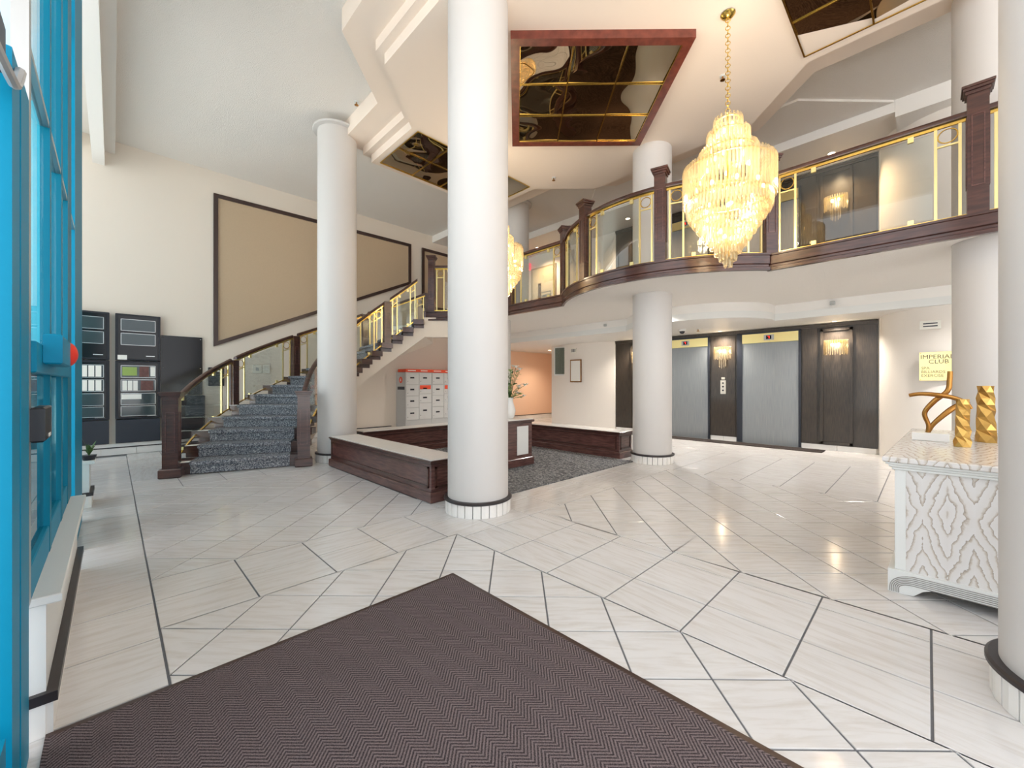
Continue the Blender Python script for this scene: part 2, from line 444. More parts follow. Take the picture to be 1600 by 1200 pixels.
grid([2.05, 2.40, 2.83, 2.98], fr(2.66 - 0.445 * 11, 0.445, 12), PI / 2)
grid([2.405] + fr(2.85, 0.4475, 7)[:7] + [5.82], [2.66, 3.11, 3.46], 0)
diag(2.98, 5.82, YN, 2.66, 3.84, 2.12, R(-45))
grid(fr(5.82, 0.3633, 7), fr(1.27 - 0.445 * 7, 0.445, 27), PI / 2)
diag(8.0, 9.66, YN, 9.9, 4.3, 1.66, R(-45))
diag(0.17, 2.36, 3.46, 6.38, 4.10, -2.83, R(-45))
diag(2.36, 5.82, 3.46, 3.9, 4.10, -2.83, R(-45))
grid(fr(0.17, 0.4475, 13), [6.38, 6.735, 7.09], 0)
grid(fr(0.17, 0.4475, 13), [7.09, 8.22, 9.1, 9.985], PI / 2)
grid(fr(9.66, 0.5, 6), fr(7.6, 0.48, 6), 0)
def pix(x, y, z=0):
    c, s = math.cos(CYAW), math.sin(CYAW); d = c * x + s * y
    if d < 0.3: return None
    return 800 + 637 * (s * x - c * y) / d, 600 - 637 * (z - 1.25) / d
def score(poly):
    q = [pix(*p) for p in poly]
    if any(v is None for v in q): return 0
    q = clip(q, 0, 1600, 0, 1200)
    return abs(area(q)) if len(q) > 2 else 0
def tile_mb(mb, cn, poly, ang, idx):
    if area(poly) < 0: poly = poly[::-1]
    # shrink by the joint and chamfer
    def inset(p, d):
        out = []; n = len(p)
        for i in range(n):
            a, b, c = Vector(p[i - 1]), Vector(p[i]), Vector(p[(i + 1) % n])
            e1 = (b - a).normalized(); e2 = (c - b).normalized(); n1 = Vector((-e1.y, e1.x)); n2 = Vector((-e2.y, e2.x))
            k = n1.dot(n2); m = (n1 + n2) / max(1 + k, 0.15); out.append(tuple(b + m * d))
        return out
    p1 = inset(poly, 0.0045); p2 = inset(poly, 0.0065); n = len(poly)
    z = random.uniform(-0.0003, 0.0003)
    base = len(mb.v)
    mb.add([(x, y, -0.006) for x, y in p1] + [(x, y, z - 0.0012) for x, y in p1] + [(x, y, z) for x, y in p2],
           [(i, (i + 1) % n, n + (i + 1) % n, n + i) for i in range(n)] + [(n + i, n + (i + 1) % n, 2 * n + (i + 1) % n, 2 * n + i) for i in range(n)] + [tuple(range(2 * n, 3 * n))])
    ox, oy = random.uniform(0, 40), random.uniform(0, 40); ang = ang + random.uniform(-0.1, 0.1)
    c, s = math.cos(ang), math.sin(ang)
    for v in mb.v[base:]: cn.append((c * v[0] + s * v[1] + ox, -s * v[0] + c * v[1] + oy, v[2]))
def tile_obj(name, mb, cn, loc=None):
    o = obj(name, mb, 'tile', floor, fix=False)
    a = o.data.attributes.new('grain', 'FLOAT_VECTOR', 'POINT'); a.data.foreach_set('vector', [q for v in cn for q in v])
    return o
ranked = sorted(range(len(tiles)), key=lambda i: -score(tiles[i][0]))
solo = set(i for i in ranked[:290] if score(tiles[i][0]) > 30)
rest = MB(); rcn = []
for i, (p, a) in enumerate(tiles):
    if i in solo:
        mb = MB(); cn = []; tile_mb(mb, cn, p, a, i); tile_obj('floor_tile', mb, cn)
    else: tile_mb(rest, rcn, p, a, i)
ro = tile_obj('far_floor_tiles', rest, rcn); ro['kind'] = 'stuff'
tag(obj('pavement', MB().add([(x,y,z) for z in (-0.2,-0.02) for x,y in ((-60,-60),(60,-60),(60,-5.01),(-0.76,-5.01),(-0.76,60),(-60,60))],[(5,4,3,2,1,0),(6,7,8,9,10,11)]+[(i,(i+1)%6,6+(i+1)%6,6+i) for i in range(6)]), 'pavement'), 'plain grey pavement outside beyond the entrance glazing', 'pavement')

# ============================================================ ROOM SHELL
ZC, Z2, ZS = 5.52, 2.80, 2.68       # high ceiling, upper floor, soffit under balcony
# left wall (two panels of it belong to it)
wl_ = struct('wall_left', MB().box(-0.9, 14.5, YW, YW + 0.2, 0, ZC), 'wall')
struct('wall_corridor', MB().box(12.6, 12.8, 6.0, YW, 0, 2.4), 'peach_lit')
obj('lamplit_patch', MB().box(9.2, 12.6, YW - 0.012, YW - 0.002, 0.14, 2.38), 'peach_lit', wl_)  # thin sheet over the left wall, coloured as lit by the corridor lamp
# lift wall
we = struct('wall_lift', MB().box(XE, XE + 0.2, 0.5, 5.95, 0, ZC).box(XE - 0.02, XE + 0.2, 5.87, YW, ZS, ZC), 'wall_lift')
struct('wall_return', MB().box(XE + 0.1, 12.7, 7.95, 8.1, 0, 2.4), 'wall_lift')
def arcpts(c, r, a0, a1, n): return [(c[0] + r * math.cos(R(a0 + (a1 - a0) * i / n)), c[1] + r * math.sin(R(a0 + (a1 - a0) * i / n))) for i in range(n + 1)]
bow = [(9.80, 5.86), (9.62, 5.88)] + [(9.60 - 0.22 * math.sin(PI * i / 12), 5.95 + 2.12 * i / 12) for i in range(13)] + [(9.8, 8.09)]
struct('wall_bowed', MB().prism(bow, 0, 2.42), 'wall_lift', smooth=True)
cor = [(9.9, 0.60), (9.66, 0.60)] + arcpts((9.3, -0.35), 0.95, 68, 180, 14)[0:] + [(8.35, -5.0), (9.9, -5.0)]
cor = [(9.9, 0.60), (9.60, 0.60)] + arcpts((9.55, -0.35), 0.93, 88, 178, 14) + [(8.62, -5.0), (9.9, -5.0)]
wr = struct('wall_right', MB().prism(cor, 0, ZC), 'wall_lift', smooth=True)
wr_front = struct('wall_end', MB().box(5.9, 9.0, -5.1, -4.9, 0, ZC), 'wall')

# skirtings: tile skirting with a dark bead
def skirting(name, path, h=0.12, tl=0.45, t=0.02):
    root = None
    d = 0; segs = []
    for a, b in zip(path[:-1], path[1:]):
        L = math.dist(a, b); n = max(1, round(L / tl))
        for i in range(n):
            p = [a[0] + (b[0] - a[0]) * i / n, a[1] + (b[1] - a[1]) * i / n]; q = [a[0] + (b[0] - a[0]) * (i + 1) / n, a[1] + (b[1] - a[1]) * (i + 1) / n]
            segs.append((p, q))
    root = obj(name, MB().sweep([(x, y, h) for x, y in path], [(-0.001, 0), (t + 0.012, 0), (t + 0.012, 0.018), (-0.001, 0.02)]), 'black_trim')
    root['kind'] = 'structure'
    for p, q in segs:
        e = 0.003 / max(math.dist(p, q), 0.01)
        p2 = (p[0] + (q[0] - p[0]) * e, p[1] + (q[1] - p[1]) * e); q2 = (q[0] + (p[0] - q[0]) * e, q[1] + (p[1] - q[1]) * e)
        obj('skirting_tile', MB().sweep([(*p2, 0), (*q2, 0)], [(0, 0.001), (t, 0.001), (t, h), (0, h)]), 'white_trim', root)
    return root
skirting('baseboard_left', [(5.3, YW), (-0.6, YW)])
skirting('baseboard_corridor', [(12.6, YW - 0.012), (9.2, YW - 0.012)], 0.14)
skirting('baseboard_right', [(q[0], q[1]) for q in cor[8:-1]][::-1], 0.12, 0.09)
# low white ledge along the left wall
struct('trim_1', MB().box(-0.8, 1.2, YW - 0.03, YW, 0.14, 0.2), 'white_trim')

# ceilings
ceil = struct('ceiling', MB().box(-0.95, 14.5, -5.0, YW + 0.2, ZC, ZC + 0.15), 'ceiling_rough')
s1 = [(2.70, -0.5), (6.45, -0.5), (6.45, 1.03), (7.28, 1.86), (7.28, 4.42), (6.45, 5.25), (6.45, 6.8), (2.70, 6.8), (2.70, 5.5), (1.86, 4.66), (1.86, 1.62), (2.70, 0.78)]
s2 = [(3.03, -0.4), (5.89, -0.4), (5.89, 0.94), (6.72, 1.77), (6.72, 4.51), (5.89, 5.34), (5.89, 6.7), (3.03, 6.7), (3.03, 5.34), (2.19, 4.51), (2.19, 1.77), (3.03, 0.94)]
s3 = [(3.13, -0.31), (5.79, -0.31), (5.79, 0.98), (6.62, 1.81), (6.62, 4.47), (5.79, 5.30), (5.79, 6.6), (3.13, 6.6), (3.13, 5.30), (2.28, 4.47), (2.28, 1.81), (3.13, 0.98)]
obj('ceiling_step', MB().prism(s1, 5.26, ZC - 0.001), 'ceiling_smooth', ceil)
obj('ceiling_step', MB().prism(s2, 5.13, 5.2605), 'ceiling_smooth', ceil)
obj('ceiling_step', MB().prism(s3, 5.0, 5.1305), 'ceiling_smooth', ceil)
# bulkhead over the upper corridor: white fascia, lower ceiling beyond
obj('bulkhead', MB().prism([(8.4, 0.35), (8.4, 8.95), (6.6, 8.95), (6.6, YW), (14.4, YW), (14.4, 0.35)], 5.34, ZC - 0.001), 'white_trim', ceil)
obj('bulkhead', MB().prism([(8.4, -5), (8.4, 0.349), (9.6, 0.349), (9.6, -5)], 5.26, ZC - 0.001), 'white_trim', ceil)
obj('bulkhead', MB().prism([(7.32, 1.37), (8.39, 0.36), (8.39, 5.9), (7.32, 4.9)], 5.485, ZC - 0.001), 'ceiling_rough', ceil)
obj('bulkhead', MB().box(-0.25, 0.03, -5, YW, 5.3, ZC - 0.001).box(-0.25, -0.1, -5, YW, 5.05, 5.3), 'white_trim', ceil)

# upper floor slab and its wood fascia
SC = (3.70, 6.25); TH0, TH1 = 163.6, 51.0; RI, RO = 1.62, 3.28
def sp(th, r, z=0): return (SC[0] + r * math.cos(R(th)), SC[1] + r * math.sin(R(th)), z)
CB = (6.96, 2.90)
bulge = [(CB[0] - 2.04 * math.cos(R(a)), CB[1] + 2.04 * math.sin(R(a))) for a in [-49.0 + 98.0 * i / 28 for i in range(29)]]
# edge of the balcony from the right end to the stair head
xr = 5.67
edge = [(xr, -4.9), (xr, bulge[0][1])] + bulge + [(xr - 0.03, bulge[-1][1] + 0.02), (xr - 0.03, 6.72), (4.80, 7.62)]
p_in = sp(TH1, RI + 0.08)[:2]; p_out = sp(TH1, RO)[:2]
slab = edge + [p_in, p_out, (5.30, YW), (XE + 4, YW), (XE + 4, 8.0), (XE, 8.0), (XE, -4.9)]
uf = struct('upper_floor', MB().prism(slab, ZS, Z2 - 0.01), 'ceiling_rough')
obj('upper_carpet', MB().prism([(x + (0.05 if x < 6 else 0), y) for x, y in slab], Z2 - 0.011, Z2), 'carpet_up', uf)
fprof = [(0.0, -0.19), (0.045, -0.19), (0.045, -0.155), (0.025, -0.145), (0.025, -0.12), (0.038, -0.11), (0.038, -0.015), (0.05, -0.01), (0.05, 0.012), (0.0, 0.012)]
fpath = [(x, y, Z2) for x, y in edge] + [(*p_in, Z2)]
obj('fascia_board', MB().sweep(fpath, fprof), 'mahogany', uf, smooth=True, angle=25)
# dropped bulkhead under the balcony
dz = [(8.62, -5.0), (8.62, 1.95)] + [(8.55 - 1.15 * math.sin(R(a)) , 1.95 + 1.4 * (1 - math.cos(R(a)))) for a in range(10, 91, 10)] + [(7.42, 3.9), (7.75, 4.34), (8.02, 4.6), (8.05, YW)] + [(14.4, YW), (14.4, -5.0)]
bh = obj('lower_bulkhead', MB().prism(dz, 2.40, ZS - 0.001), 'white_trim', uf, smooth=True, angle=20)
obj('bulkhead_bead', MB().sweep([(x, y, 2.52) for x, y in dz[:-2]], [(0, 0), (0.03, 0), (0.03, -0.119), (0, -0.119)]), 'white_paint', uf, smooth=True, angle=20)

# ============================================================ LIFT FRONT
def lift_front(z0, z1, name, lbl):
    t = thing(name, lbl, 'wall panelling', (XE, 3.2, z0)); t['group'] = 'dark oak lift fronts'; del t['group']
    X = 0; h = z1 - z0
    def L(y): return y - 3.2
    obj('backing', MB().box(-0.03, -0.002, L(0.62), L(5.86), 0.10, h), 'oak_dark', t)
    obj('head_rail', MB().box(-0.06, -0.031, L(0.62), L(5.86), h - 0.07, h).box(-0.075, -0.031, L(0.62), L(5.86), h - 0.03, h - 0.001), 'oak_dark', t)
    for a, b in ((0.62, 0.93), (1.47, 1.74)):
        obj('side_panel', MB().box(-0.045, -0.031, L(a) + .02, L(b) - .02, 0.14, h - 0.08), 'oak_dark', t)
    for (a, b) in ((0.96, 1.44), (4.92, 5.42)):
        fm = MB()
        for (y0, y1, q0, q1) in ((a, a + .045, .12, h - .1), (b - .045, b, .12, h - .1), (a, b, .12, .165), (a, b, h - .145, h - .1)):
            fm.box(-0.065, -0.046, L(y0), L(y1), q0, q1)
        obj('panel_moulding', fm, 'oak_dark', t)
    obj('center_panel', MB().box(-0.045, -0.031, L(2.92), L(3.41), 0.12, h - 0.08), 'oak_dark', t)
    for (a, b) in ((0.64, 1.19), (1.19, 1.74), (2.90, 3.165), (3.165, 3.43), (4.6, 5.2), (5.2, 5.85)):
        obj('base_tile', MB().box(-0.04, -0.004, L(a) + .003, L(b) - .003, 0.0, 0.1), 'white_trim', t)
    return t
lf1 = lift_front(0.0, 2.39, 'lift_surround', 'dark oak panelled surround of the two lifts on the ground floor')
lf2 = lift_front(Z2, 5.33, 'lift_surround', 'dark oak panelled lift surround upstairs behind the balcony glass')
def lift_door(y0, y1, z, lbl):
    t = thing('lift_door', lbl, 'lift door', (XE - 0.06, (y0 + y1) / 2, z)); w = (y1 - y0) / 2
    obj('frame', MB().box(-0.012, 0.03, -w, -w + 0.035, 0, 2.32).box(-0.012, 0.03, w - 0.10, w, 0, 2.32).box(-0.012, 0.03, -w, w, 2.3, 2.33), 'slate_panel', t)
    obj('door_leaf', MB().box(0.0, 0.02, -w + 0.03, w - 0.095, 0.012, 2.10), 'lift_steel', t)
    obj('sill', MB().box(-0.03, 0.02, -w, w, 0.0, 0.011), 'alu', t)
    obj('transom', MB().box(-0.016, 0.02, -w + 0.036, w - 0.101, 2.105, 2.295), 'brass_pale', t)
    d = obj('floor_display', MB().box(-0.022, -0.0165, -0.12, 0.06, 2.15, 2.26), 'silver', t)
    obj('screen', MB().box(-0.025, -0.0222, -0.075, 0.02, 2.17, 2.245), 'screen_dark', d)
    obj('lit_digit', MB().box(-0.027, -0.0252, -0.042, -0.03, 2.185, 2.23).box(-0.027, -0.0252, -0.03, -0.01, 2.222, 2.23), 'led_red', d)
    return t
lift_door(1.746, 2.88, 0, 'right-hand ground floor lift door, brushed grey steel below a brass transom')
lift_door(3.45, 4.58, 0, 'left-hand ground floor lift door, brushed grey steel, partly behind the white column')
lift_door(1.746, 2.88, Z2, 'right-hand upstairs lift door seen through the balcony railing glass')
lift_door(3.45, 4.58, Z2, 'left-hand upstairs lift door behind the balcony railing')
t = thing('lift_call_panel', 'white lift call plate with three round buttons between the lift doors', 'button panel', (XE - 0.05, 3.165, 1.2))
obj('plate', MB().bev(-0.012, 0.0, -0.055, 0.055, -0.17, 0.13, 0.004), 'plate_white', t)
obj('label_plate', MB().box(-0.01, 0.0, -0.035, 0.035, 0.15, 0.2), 'plate_white', t)
for z in (0.07, -0.01, -0.09):
    b = MB().lathe([(0.001, 0), (0.018, 0), (0.018, 0.012), (0.001, 0.014)], (0, 0), 12)
    o = obj('button', b, 'cabinet_black', t, loc=(-0.012, 0, z)); o.rotation_euler = (0, -PI / 2, 0)
tag(obj('lift_mat', MB().box(9.15, 9.57, 1.35, 5.3, 0.0005, 0.010), 'mat_dark'), 'long dark brown floor mat in front of the two lift doors', 'mat')

# ============================================================ COLUMNS
def column(x, y, z0, z1, lbl, ring=False, base=True):
    t = thing('round_column', lbl, 'column', (x, y, z0)); h = z1 - z0
    b0 = 0.125 if base else 0
    obj('shaft', MB().lathe([(0.300, b0), (0.300, h)], (0, 0), 64), 'column', t, smooth=True)
    if base:
        obj('bead_ring', MB().lathe([(0.30, 0.121), (0.328, 0.121), (0.338, 0.128), (0.338, 0.142), (0.328, 0.15), (0.30, 0.15)], (0, 0), 64, caps=False), 'black_trim', t, smooth=True)
        obj('base_core', MB().lathe([(0.306, 0.0), (0.306, 0.122)], (0, 0), 48), 'grout', t, smooth=True)
        n = 26
        for k in range(n):
            a0 = 2 * PI * k / n + 0.013; a1 = 2 * PI * (k + 1) / n - 0.013
            p = [(r * math.cos(a), r * math.sin(a)) for r, a in ((0.3, a0), (0.322, a0), (0.324, (a0 + a1) / 2), (0.322, a1), (0.3, a1))]
            obj('base_tile', MB().prism(p, 0.0015, 0.12), 'white_trim', t)
    if ring:
        obj('collar', MB().lathe([(0.30, h - 0.035), (0.365, h - 0.03), (0.37, h - 0.02), (0.37, h - 0.001)], (0, 0), 48, caps=False), 'column', t, smooth=True)
    return t
column(2.61, 3.15, 0, ZC - 0.27, 'large white round column in the middle of the lobby, beside the bench end')
column(2.65, 6.83, 0, 5.40, 'white round column at the foot of the curved stairs', True)
column(6.22, 3.12, 0, ZS - 0.002, 'white round column below the bulge of the balcony, in front of the left lift')
column(6.22, 3.12, Z2 + 0.001, 5.0, 'white round column upstairs behind the curved balcony railing', base=False)
column(6.25, 6.85, 0, ZS - 0.002, 'white round column behind the middle column, beside the warm corridor')
column(6.85, 6.85, Z2 + 0.001, 5.5, 'white round column upstairs at the far end of the balcony', True, base=False)
column(6.25, -0.47, 0, ZS - 0.002, 'white round column behind the whitewashed sideboard')
column(6.35, -0.47, Z2 + 0.001, 5.26, 'white round column upstairs at the right end of the balcony', base=False)
column(2.58, -0.50, 0, 5.25, 'white round column close to the camera at the right edge')

# ============================================================ CEILING MIRRORS
def mirror(name, cx, cy, z, wx, wy, nx, ny, rz, frame, lbl):
    t = thing(name, lbl, 'mirror', (cx, cy, z), rz)
    fw = 0.10 if frame else 0.0
    if frame:
        a, b = wx / 2, wy / 2; m = MB()
        m.box(-a - fw, -a, -b - fw, b + fw, -0.09, 0.0).box(a, a + fw, -b - fw, b + fw, -0.09, 0).box(-a, a, -b - fw, -b, -0.09, 0).box(-a, a, b, b + fw, -0.09, 0)
        obj('wood_frame', m, 'frame_red', t)
    zz = -0.07 if frame else -0.004
    for i in range(nx):
        for j in range(ny):
            x0 = -wx / 2 + wx * i / nx; y0 = -wy / 2 + wy * j / ny
            o = obj('mirror_pane', MB().box(x0 + 0.004, x0 + wx / nx - 0.004, y0 + 0.004, y0 + wy / ny - 0.004, zz, zz + 0.003), 'bronze_mirror', t)
            o.rotation_euler = (random.uniform(-0.004, 0.004), random.uniform(-0.004, 0.004), 0)
    for i in range(nx + 1):
        x0 = -wx / 2 + wx * i / nx
        obj('brass_strip', MB().box(x0 - 0.008, x0 + 0.008, -wy / 2, wy / 2, zz - 0.012, zz - 0.003), 'brass', t)
    for j in range(ny + 1):
        y0 = -wy / 2 + wy * j / ny
        obj('brass_strip', MB().box(-wx / 2, wx / 2, y0 - 0.008, y0 + 0.008, zz - 0.014, zz - 0.004), 'brass', t)
mirror('ceiling_mirror', 4.40, 3.10, 5.0, 1.76, 1.76, 3, 3, R(45), True, 'large bronze ceiling mirror set diagonally in a red-brown wooden frame')
mirror('ceiling_mirror', 4.44, 5.885, 5.0, 2.42, 1.19, 4, 2, 0, False, 'long bronze ceiling mirror behind the middle column, above the stairs side')
mirror('ceiling_mirror', 4.44, 0.395, 5.0, 2.42, 1.19, 4, 2, 0, False, 'bronze ceiling mirror at the top right, only its corner in view')

# ============================================================ STAIRCASE
N = 16; RH = Z2 / N; DT = (TH0 - TH1) / (N - 1)
def zst(th): return (TH0 - th) / (TH0 - TH1) * (Z2 - RH) + RH
stair = thing('staircase', 'curved staircase with dark wood treads and mottled grey carpet runner', 'staircase', (0, 0, 0))
def wedge(mb, r0, r1, ta, tb, z0, z1, n=3):
    p = [sp(ta + (tb - ta) * i / n, r0)[:2] for i in range(n + 1)] + [sp(tb + (ta - tb) * i / n, r1)[:2] for i in range(n + 1)]
    return mb.prism(p, z0, z1)
for k in range(N - 1):
    ta = TH0 - k * DT; tb = ta - DT; z = (k + 1) * RH
    nose = 0.6
    st = obj('step', wedge(MB(), RI - 0.02, RO + 0.03, ta + nose - 0.4, tb - 0.2, z - 0.105, z), 'mahogany', stair)
    c = MB(); wedge(c, RI + 0.24, RO - 0.22, ta + nose + 0.2, tb + nose + 0.2, z - 0.012, z + 0.012)
    wedge(c, RI + 0.24, RO - 0.22, ta + nose - 0.35, ta + nose - 0.8, z - RH + 0.013, z, 3)
    wedge(c, RI + 0.237, RO - 0.217, ta + nose + 0.55, ta + nose - 0.4, z - 0.035, z + 0.010, 3)
    obj('carpet_runner', c, 'carpet_stair', st)
    if k < 9:
        q = [sp(ta + nose - 0.05, RO - 0.215)[:2], sp(ta + nose - 0.05, RO - 0.06)[:2], sp(ta + nose - 2.0, RO - 0.10)[:2], sp(ta + nose - 2.2, RO - 0.215)[:2]]
        obj('white_corner', MB().prism(q, z + 0.0005, z + 0.006), 'paper', st)  # small white wedge beside the runner's outer front corner
    ri = MB(); wedge(ri, RI + 0.10, RO - 0.05, ta - 0.6, tb, max(0, z - RH), z - 0.106, 2)
    obj('riser', ri, 'mahogany' if k < 4 else 'mahogany', st)
# smooth cream underside and sides
u = MB(); M_ = 44; rr = (RI + 0.11, RO - 0.04); V = []; F = []
for i in range(M_ + 1):
    th = TH0 - (TH0 - TH1) * i / M_ - 0.7; zt = zst(th) - 0.13; zb = max(0.0, zst(th) - RH / 2 - 0.46)
    zt = max(zt, zb + 0.01)
    for r in rr:
        V.append(sp(th, r, zb)); V.append(sp(th, r, zt - 0.06))
for i in range(M_):
    a, b = i * 4, i * 4 + 4
    F += [(a, b, b + 1, a + 1), (a + 2, a + 3, b + 3, b + 2), (a, a + 2, b + 2, b), (a + 1, b + 1, b + 3, a + 3)]
F += [(0, 1, 3, 2), (M_ * 4, M_ * 4 + 2, M_ * 4 + 3, M_ * 4 + 1)]
obj('plaster_underside', u.add(V, F), 'wall', stair, smooth=True, angle=50)

obj('landing_beam', MB().prism([p_in, (p_in[0] + 0.62, p_in[1] - 0.52), (p_in[0] + 0.72, p_in[1] - 0.40), (p_in[0] + 0.12, p_in[1] + 0.10)], 2.26, ZS - 0.001), 'wall', stair)
# ------------------------------------------------------------ railings
def rail(name, label, path, newels, base_h=0.0, cat='railing', first_big=False, post_h=1.2, hand_h=0.95, skip_newel=(), low=False):
    """path: dense xyz floor points; newels: arc lengths"""
    t = thing(name, label, cat, (0, 0, 0))
    P = [Vector(p) for p in path]; S = [0.0]
    for a, b in zip(P[:-1], P[1:]): S.append(S[-1] + (Vector((b.x - a.x, b.y - a.y))).length)
    def at(s):
        s = min(max(s, 0), S[-1])
        for i in range(len(S) - 1):
            if s <= S[i + 1] or i == len(S) - 2:
                k = (s - S[i]) / max(S[i + 1] - S[i], 1e-6); return P[i].lerp(P[i + 1], k)
    def ang(s):
        a, b = at(s - 0.04), at(s + 0.04); return math.atan2(b.y - a.y, b.x - a.x)
    def sub(s0, s1, dz):
        n = max(2, int((s1 - s0) / 0.09) + 1); out = []
        for i in range(n + 1):
            p = at(s0 + (s1 - s0) * i / n); out.append((p.x, p.y, p.z + dz))
        return out
    def rect(w, h, d=0): return [(-w / 2, d), (w / 2, d), (w / 2, d + h), (-w / 2, d + h)]
    for i, s in enumerate(newels):
        if i in skip_newel: continue
        p = at(s); a = ang(s); o = (p.x, p.y); z = p.z
        big = first_big and i == 0
        w = 0.085 if big else 0.068
        hh = 1.08 if big else post_h
        zb = z - (0.02 if not big else 0.0)
        m = MB().bev(-w, w, -w, w, zb, z + hh - 0.05, 0.004, a, o)
        nw = obj('newel_post', m, 'mahogany', t)
        e = 0.006
        pm = MB()
        for q in range(4):
            aa = a + q * PI / 2
            z0, z1 = z + 0.28, z + hh - 0.28
            for (u0, u1, v0, v1) in ((-w * .62, -w * .5, z0, z1), (w * .5, w * .62, z0, z1), (-w * .62, w * .62, z0 - .01, z0), (-w * .62, w * .62, z1, z1 + .01)):
                pm.box(w - 0.001, w + e, u0, u1, v0, v1, aa, o)
        obj('panel_bead', pm, 'mahogany_x', nw)
        if low and not big: continue
        cz = z + hh - 0.05
        cm = MB()
        for k, (d, h0, h1) in enumerate(((0.012, -0.03, 0.0), (0.026, 0.0, 0.025), (0.036, 0.025, 0.05))): cm.bev(-w - d, w + d, -w - d, w + d, cz + h0, cz + h1, 0.003, a, o)
        obj('cap', cm, 'mahogany', nw)
        if big:
            obj('plinth', MB().bev(-w - 0.035, w + 0.035, -w - 0.035, w + 0.035, 0.001, z + 0.06, 0.012, a, o), 'mahogany', nw)
    for s0, s1 in zip(newels[:-1], newels[1:]):
        a0, a1 = s0 + 0.06, s1 - 0.06
        hp = [(-0.033, 0), (-0.038, 0.015), (-0.03, 0.045), (-0.012, 0.056), (0.012, 0.056), (0.03, 0.045), (0.038, 0.015), (0.033, 0)]
        obj('handrail', MB().sweep(sub(a0, a1, hand_h), hp), 'mahogany', t, smooth=True, angle=40)
        obj('brass_top_rail', MB().sweep(sub(a0, a1, hand_h - 0.035), rect(0.02, 0.03)), 'brass', t)
        obj('brass_bottom_rail', MB().sweep(sub(a0, a1, 0.02), rect(0.02, 0.022)), 'brass', t)
        L = s1 - s0; g = min(0.16, L * 0.14); b0 = s0 + 0.11
        pairs = [(b0, b0 + g), (s1 - 0.11 - g, s1 - 0.11)] if L > 0.55 else []
        for (u, v) in pairs:
            for q in (u, v):
                p = at(q); aa = ang(q)
                obj('brass_baluster', MB().box(-0.011, 0.011, -0.009, 0.009, p.z + 0.03, p.z + hand_h - 0.03, aa, (p.x, p.y)), 'brass_pale', t)
            mid = (u + v) / 2; p = at(mid); aa = ang(mid); rr_ = g / 2 - 0.014
            obj('brass_crossbar', MB().sweep(sub(u, v, hand_h - 0.06 - g), rect(0.016, 0.016)), 'brass_pale', t)
            obj('brass_ring', MB().ring((p.x, p.y, p.z + hand_h - 0.048 - g / 2 + 0.008), rr_, 0.006, aa), 'brass', t)
        if pairs:
            g0, g1 = pairs[0][1] + 0.02, pairs[1][0] - 0.02
            if g1 - g0 > 0.1:
                bot = sub(g0, g1, 0.06); h = hand_h - 0.12; n = len(bot); vs = []; fs = []
                gl = obj('glass_panel', MB().sweep(bot, rect(0.008, h)), 'rail_glass', t, smooth=True, angle=30)
                for q in ((g0 + (g1 - g0) * .14), (g0 + (g1 - g0) * .86)):
                    p = at(q); aa = ang(q)
                    obj('clip', MB().box(-0.022, 0.022, -0.014, 0.014, p.z + hand_h - 0.085, p.z + hand_h - 0.03, aa, (p.x, p.y)), 'brass_pale', gl)
                    obj('clip', MB().box(-0.022, 0.022, -0.014, 0.014, p.z + 0.04, p.z + 0.085, aa, (p.x, p.y)), 'brass_pale', gl)
    return t, S[-1]
def stair_path(r, ta, tb, n=40): return [sp(ta + (tb - ta) * i / n, r, zst(ta + (tb - ta) * i / n) - RH * 0.5) for i in range(n + 1)]
def arcl(r, ths): return [R(TH0 + 1.0 - th) * r for th in ths]
ro_, ri_ = RO - 0.03, RI + 0.05
rail('stair_railing', 'outer railing of the curved stairs along the left wall, brass and glass', stair_path(ro_, TH0 + 1.0, TH1), arcl(ro_, [TH0 + 1.0, 132, 107, 79, 52.5]), first_big=True, low=True, hand_h=0.84, post_h=0.90)
rail('stair_railing', 'inner railing of the curved stairs on the column side, brass and glass', stair_path(ri_, TH0 + 1.0, TH1 + 1.5), arcl(ri_, [TH0 + 1.0, 118, 77, 53.5]), first_big=True, skip_newel=(3,), low=True, hand_h=0.84, post_h=0.90)
bal = [(xr + 0.05, -4.5, Z2), (xr + 0.05, bulge[0][1] - 0.02, Z2)] + [(x + 0.05, y, Z2) for x, y in bulge[1:-1]] + [(xr + 0.03, bulge[-1][1] + 0.05, Z2), (xr + 0.03, 6.70, Z2), (4.92, 7.50, Z2)]
SS = [0.0]
for a, b in zip(bal[:-1], bal[1:]): SS.append(SS[-1] + math.dist(a[:2], b[:2]))
def near(x, y):
    best = min(range(len(bal)), key=lambda i: math.dist(bal[i][:2], (x, y))); return SS[best]
sR = SS[1]
nl = [sR - 3.9, sR - 1.66, sR + 0.02, near(5.02, 2.37), near(5.1, 3.62), SS[-3] - 0.02, SS[-3] + 1.35, SS[-2], SS[-1]]
rail('balcony_railing', 'balcony railing of dark wood, brass and glass bowing out over the lobby', bal, nl)

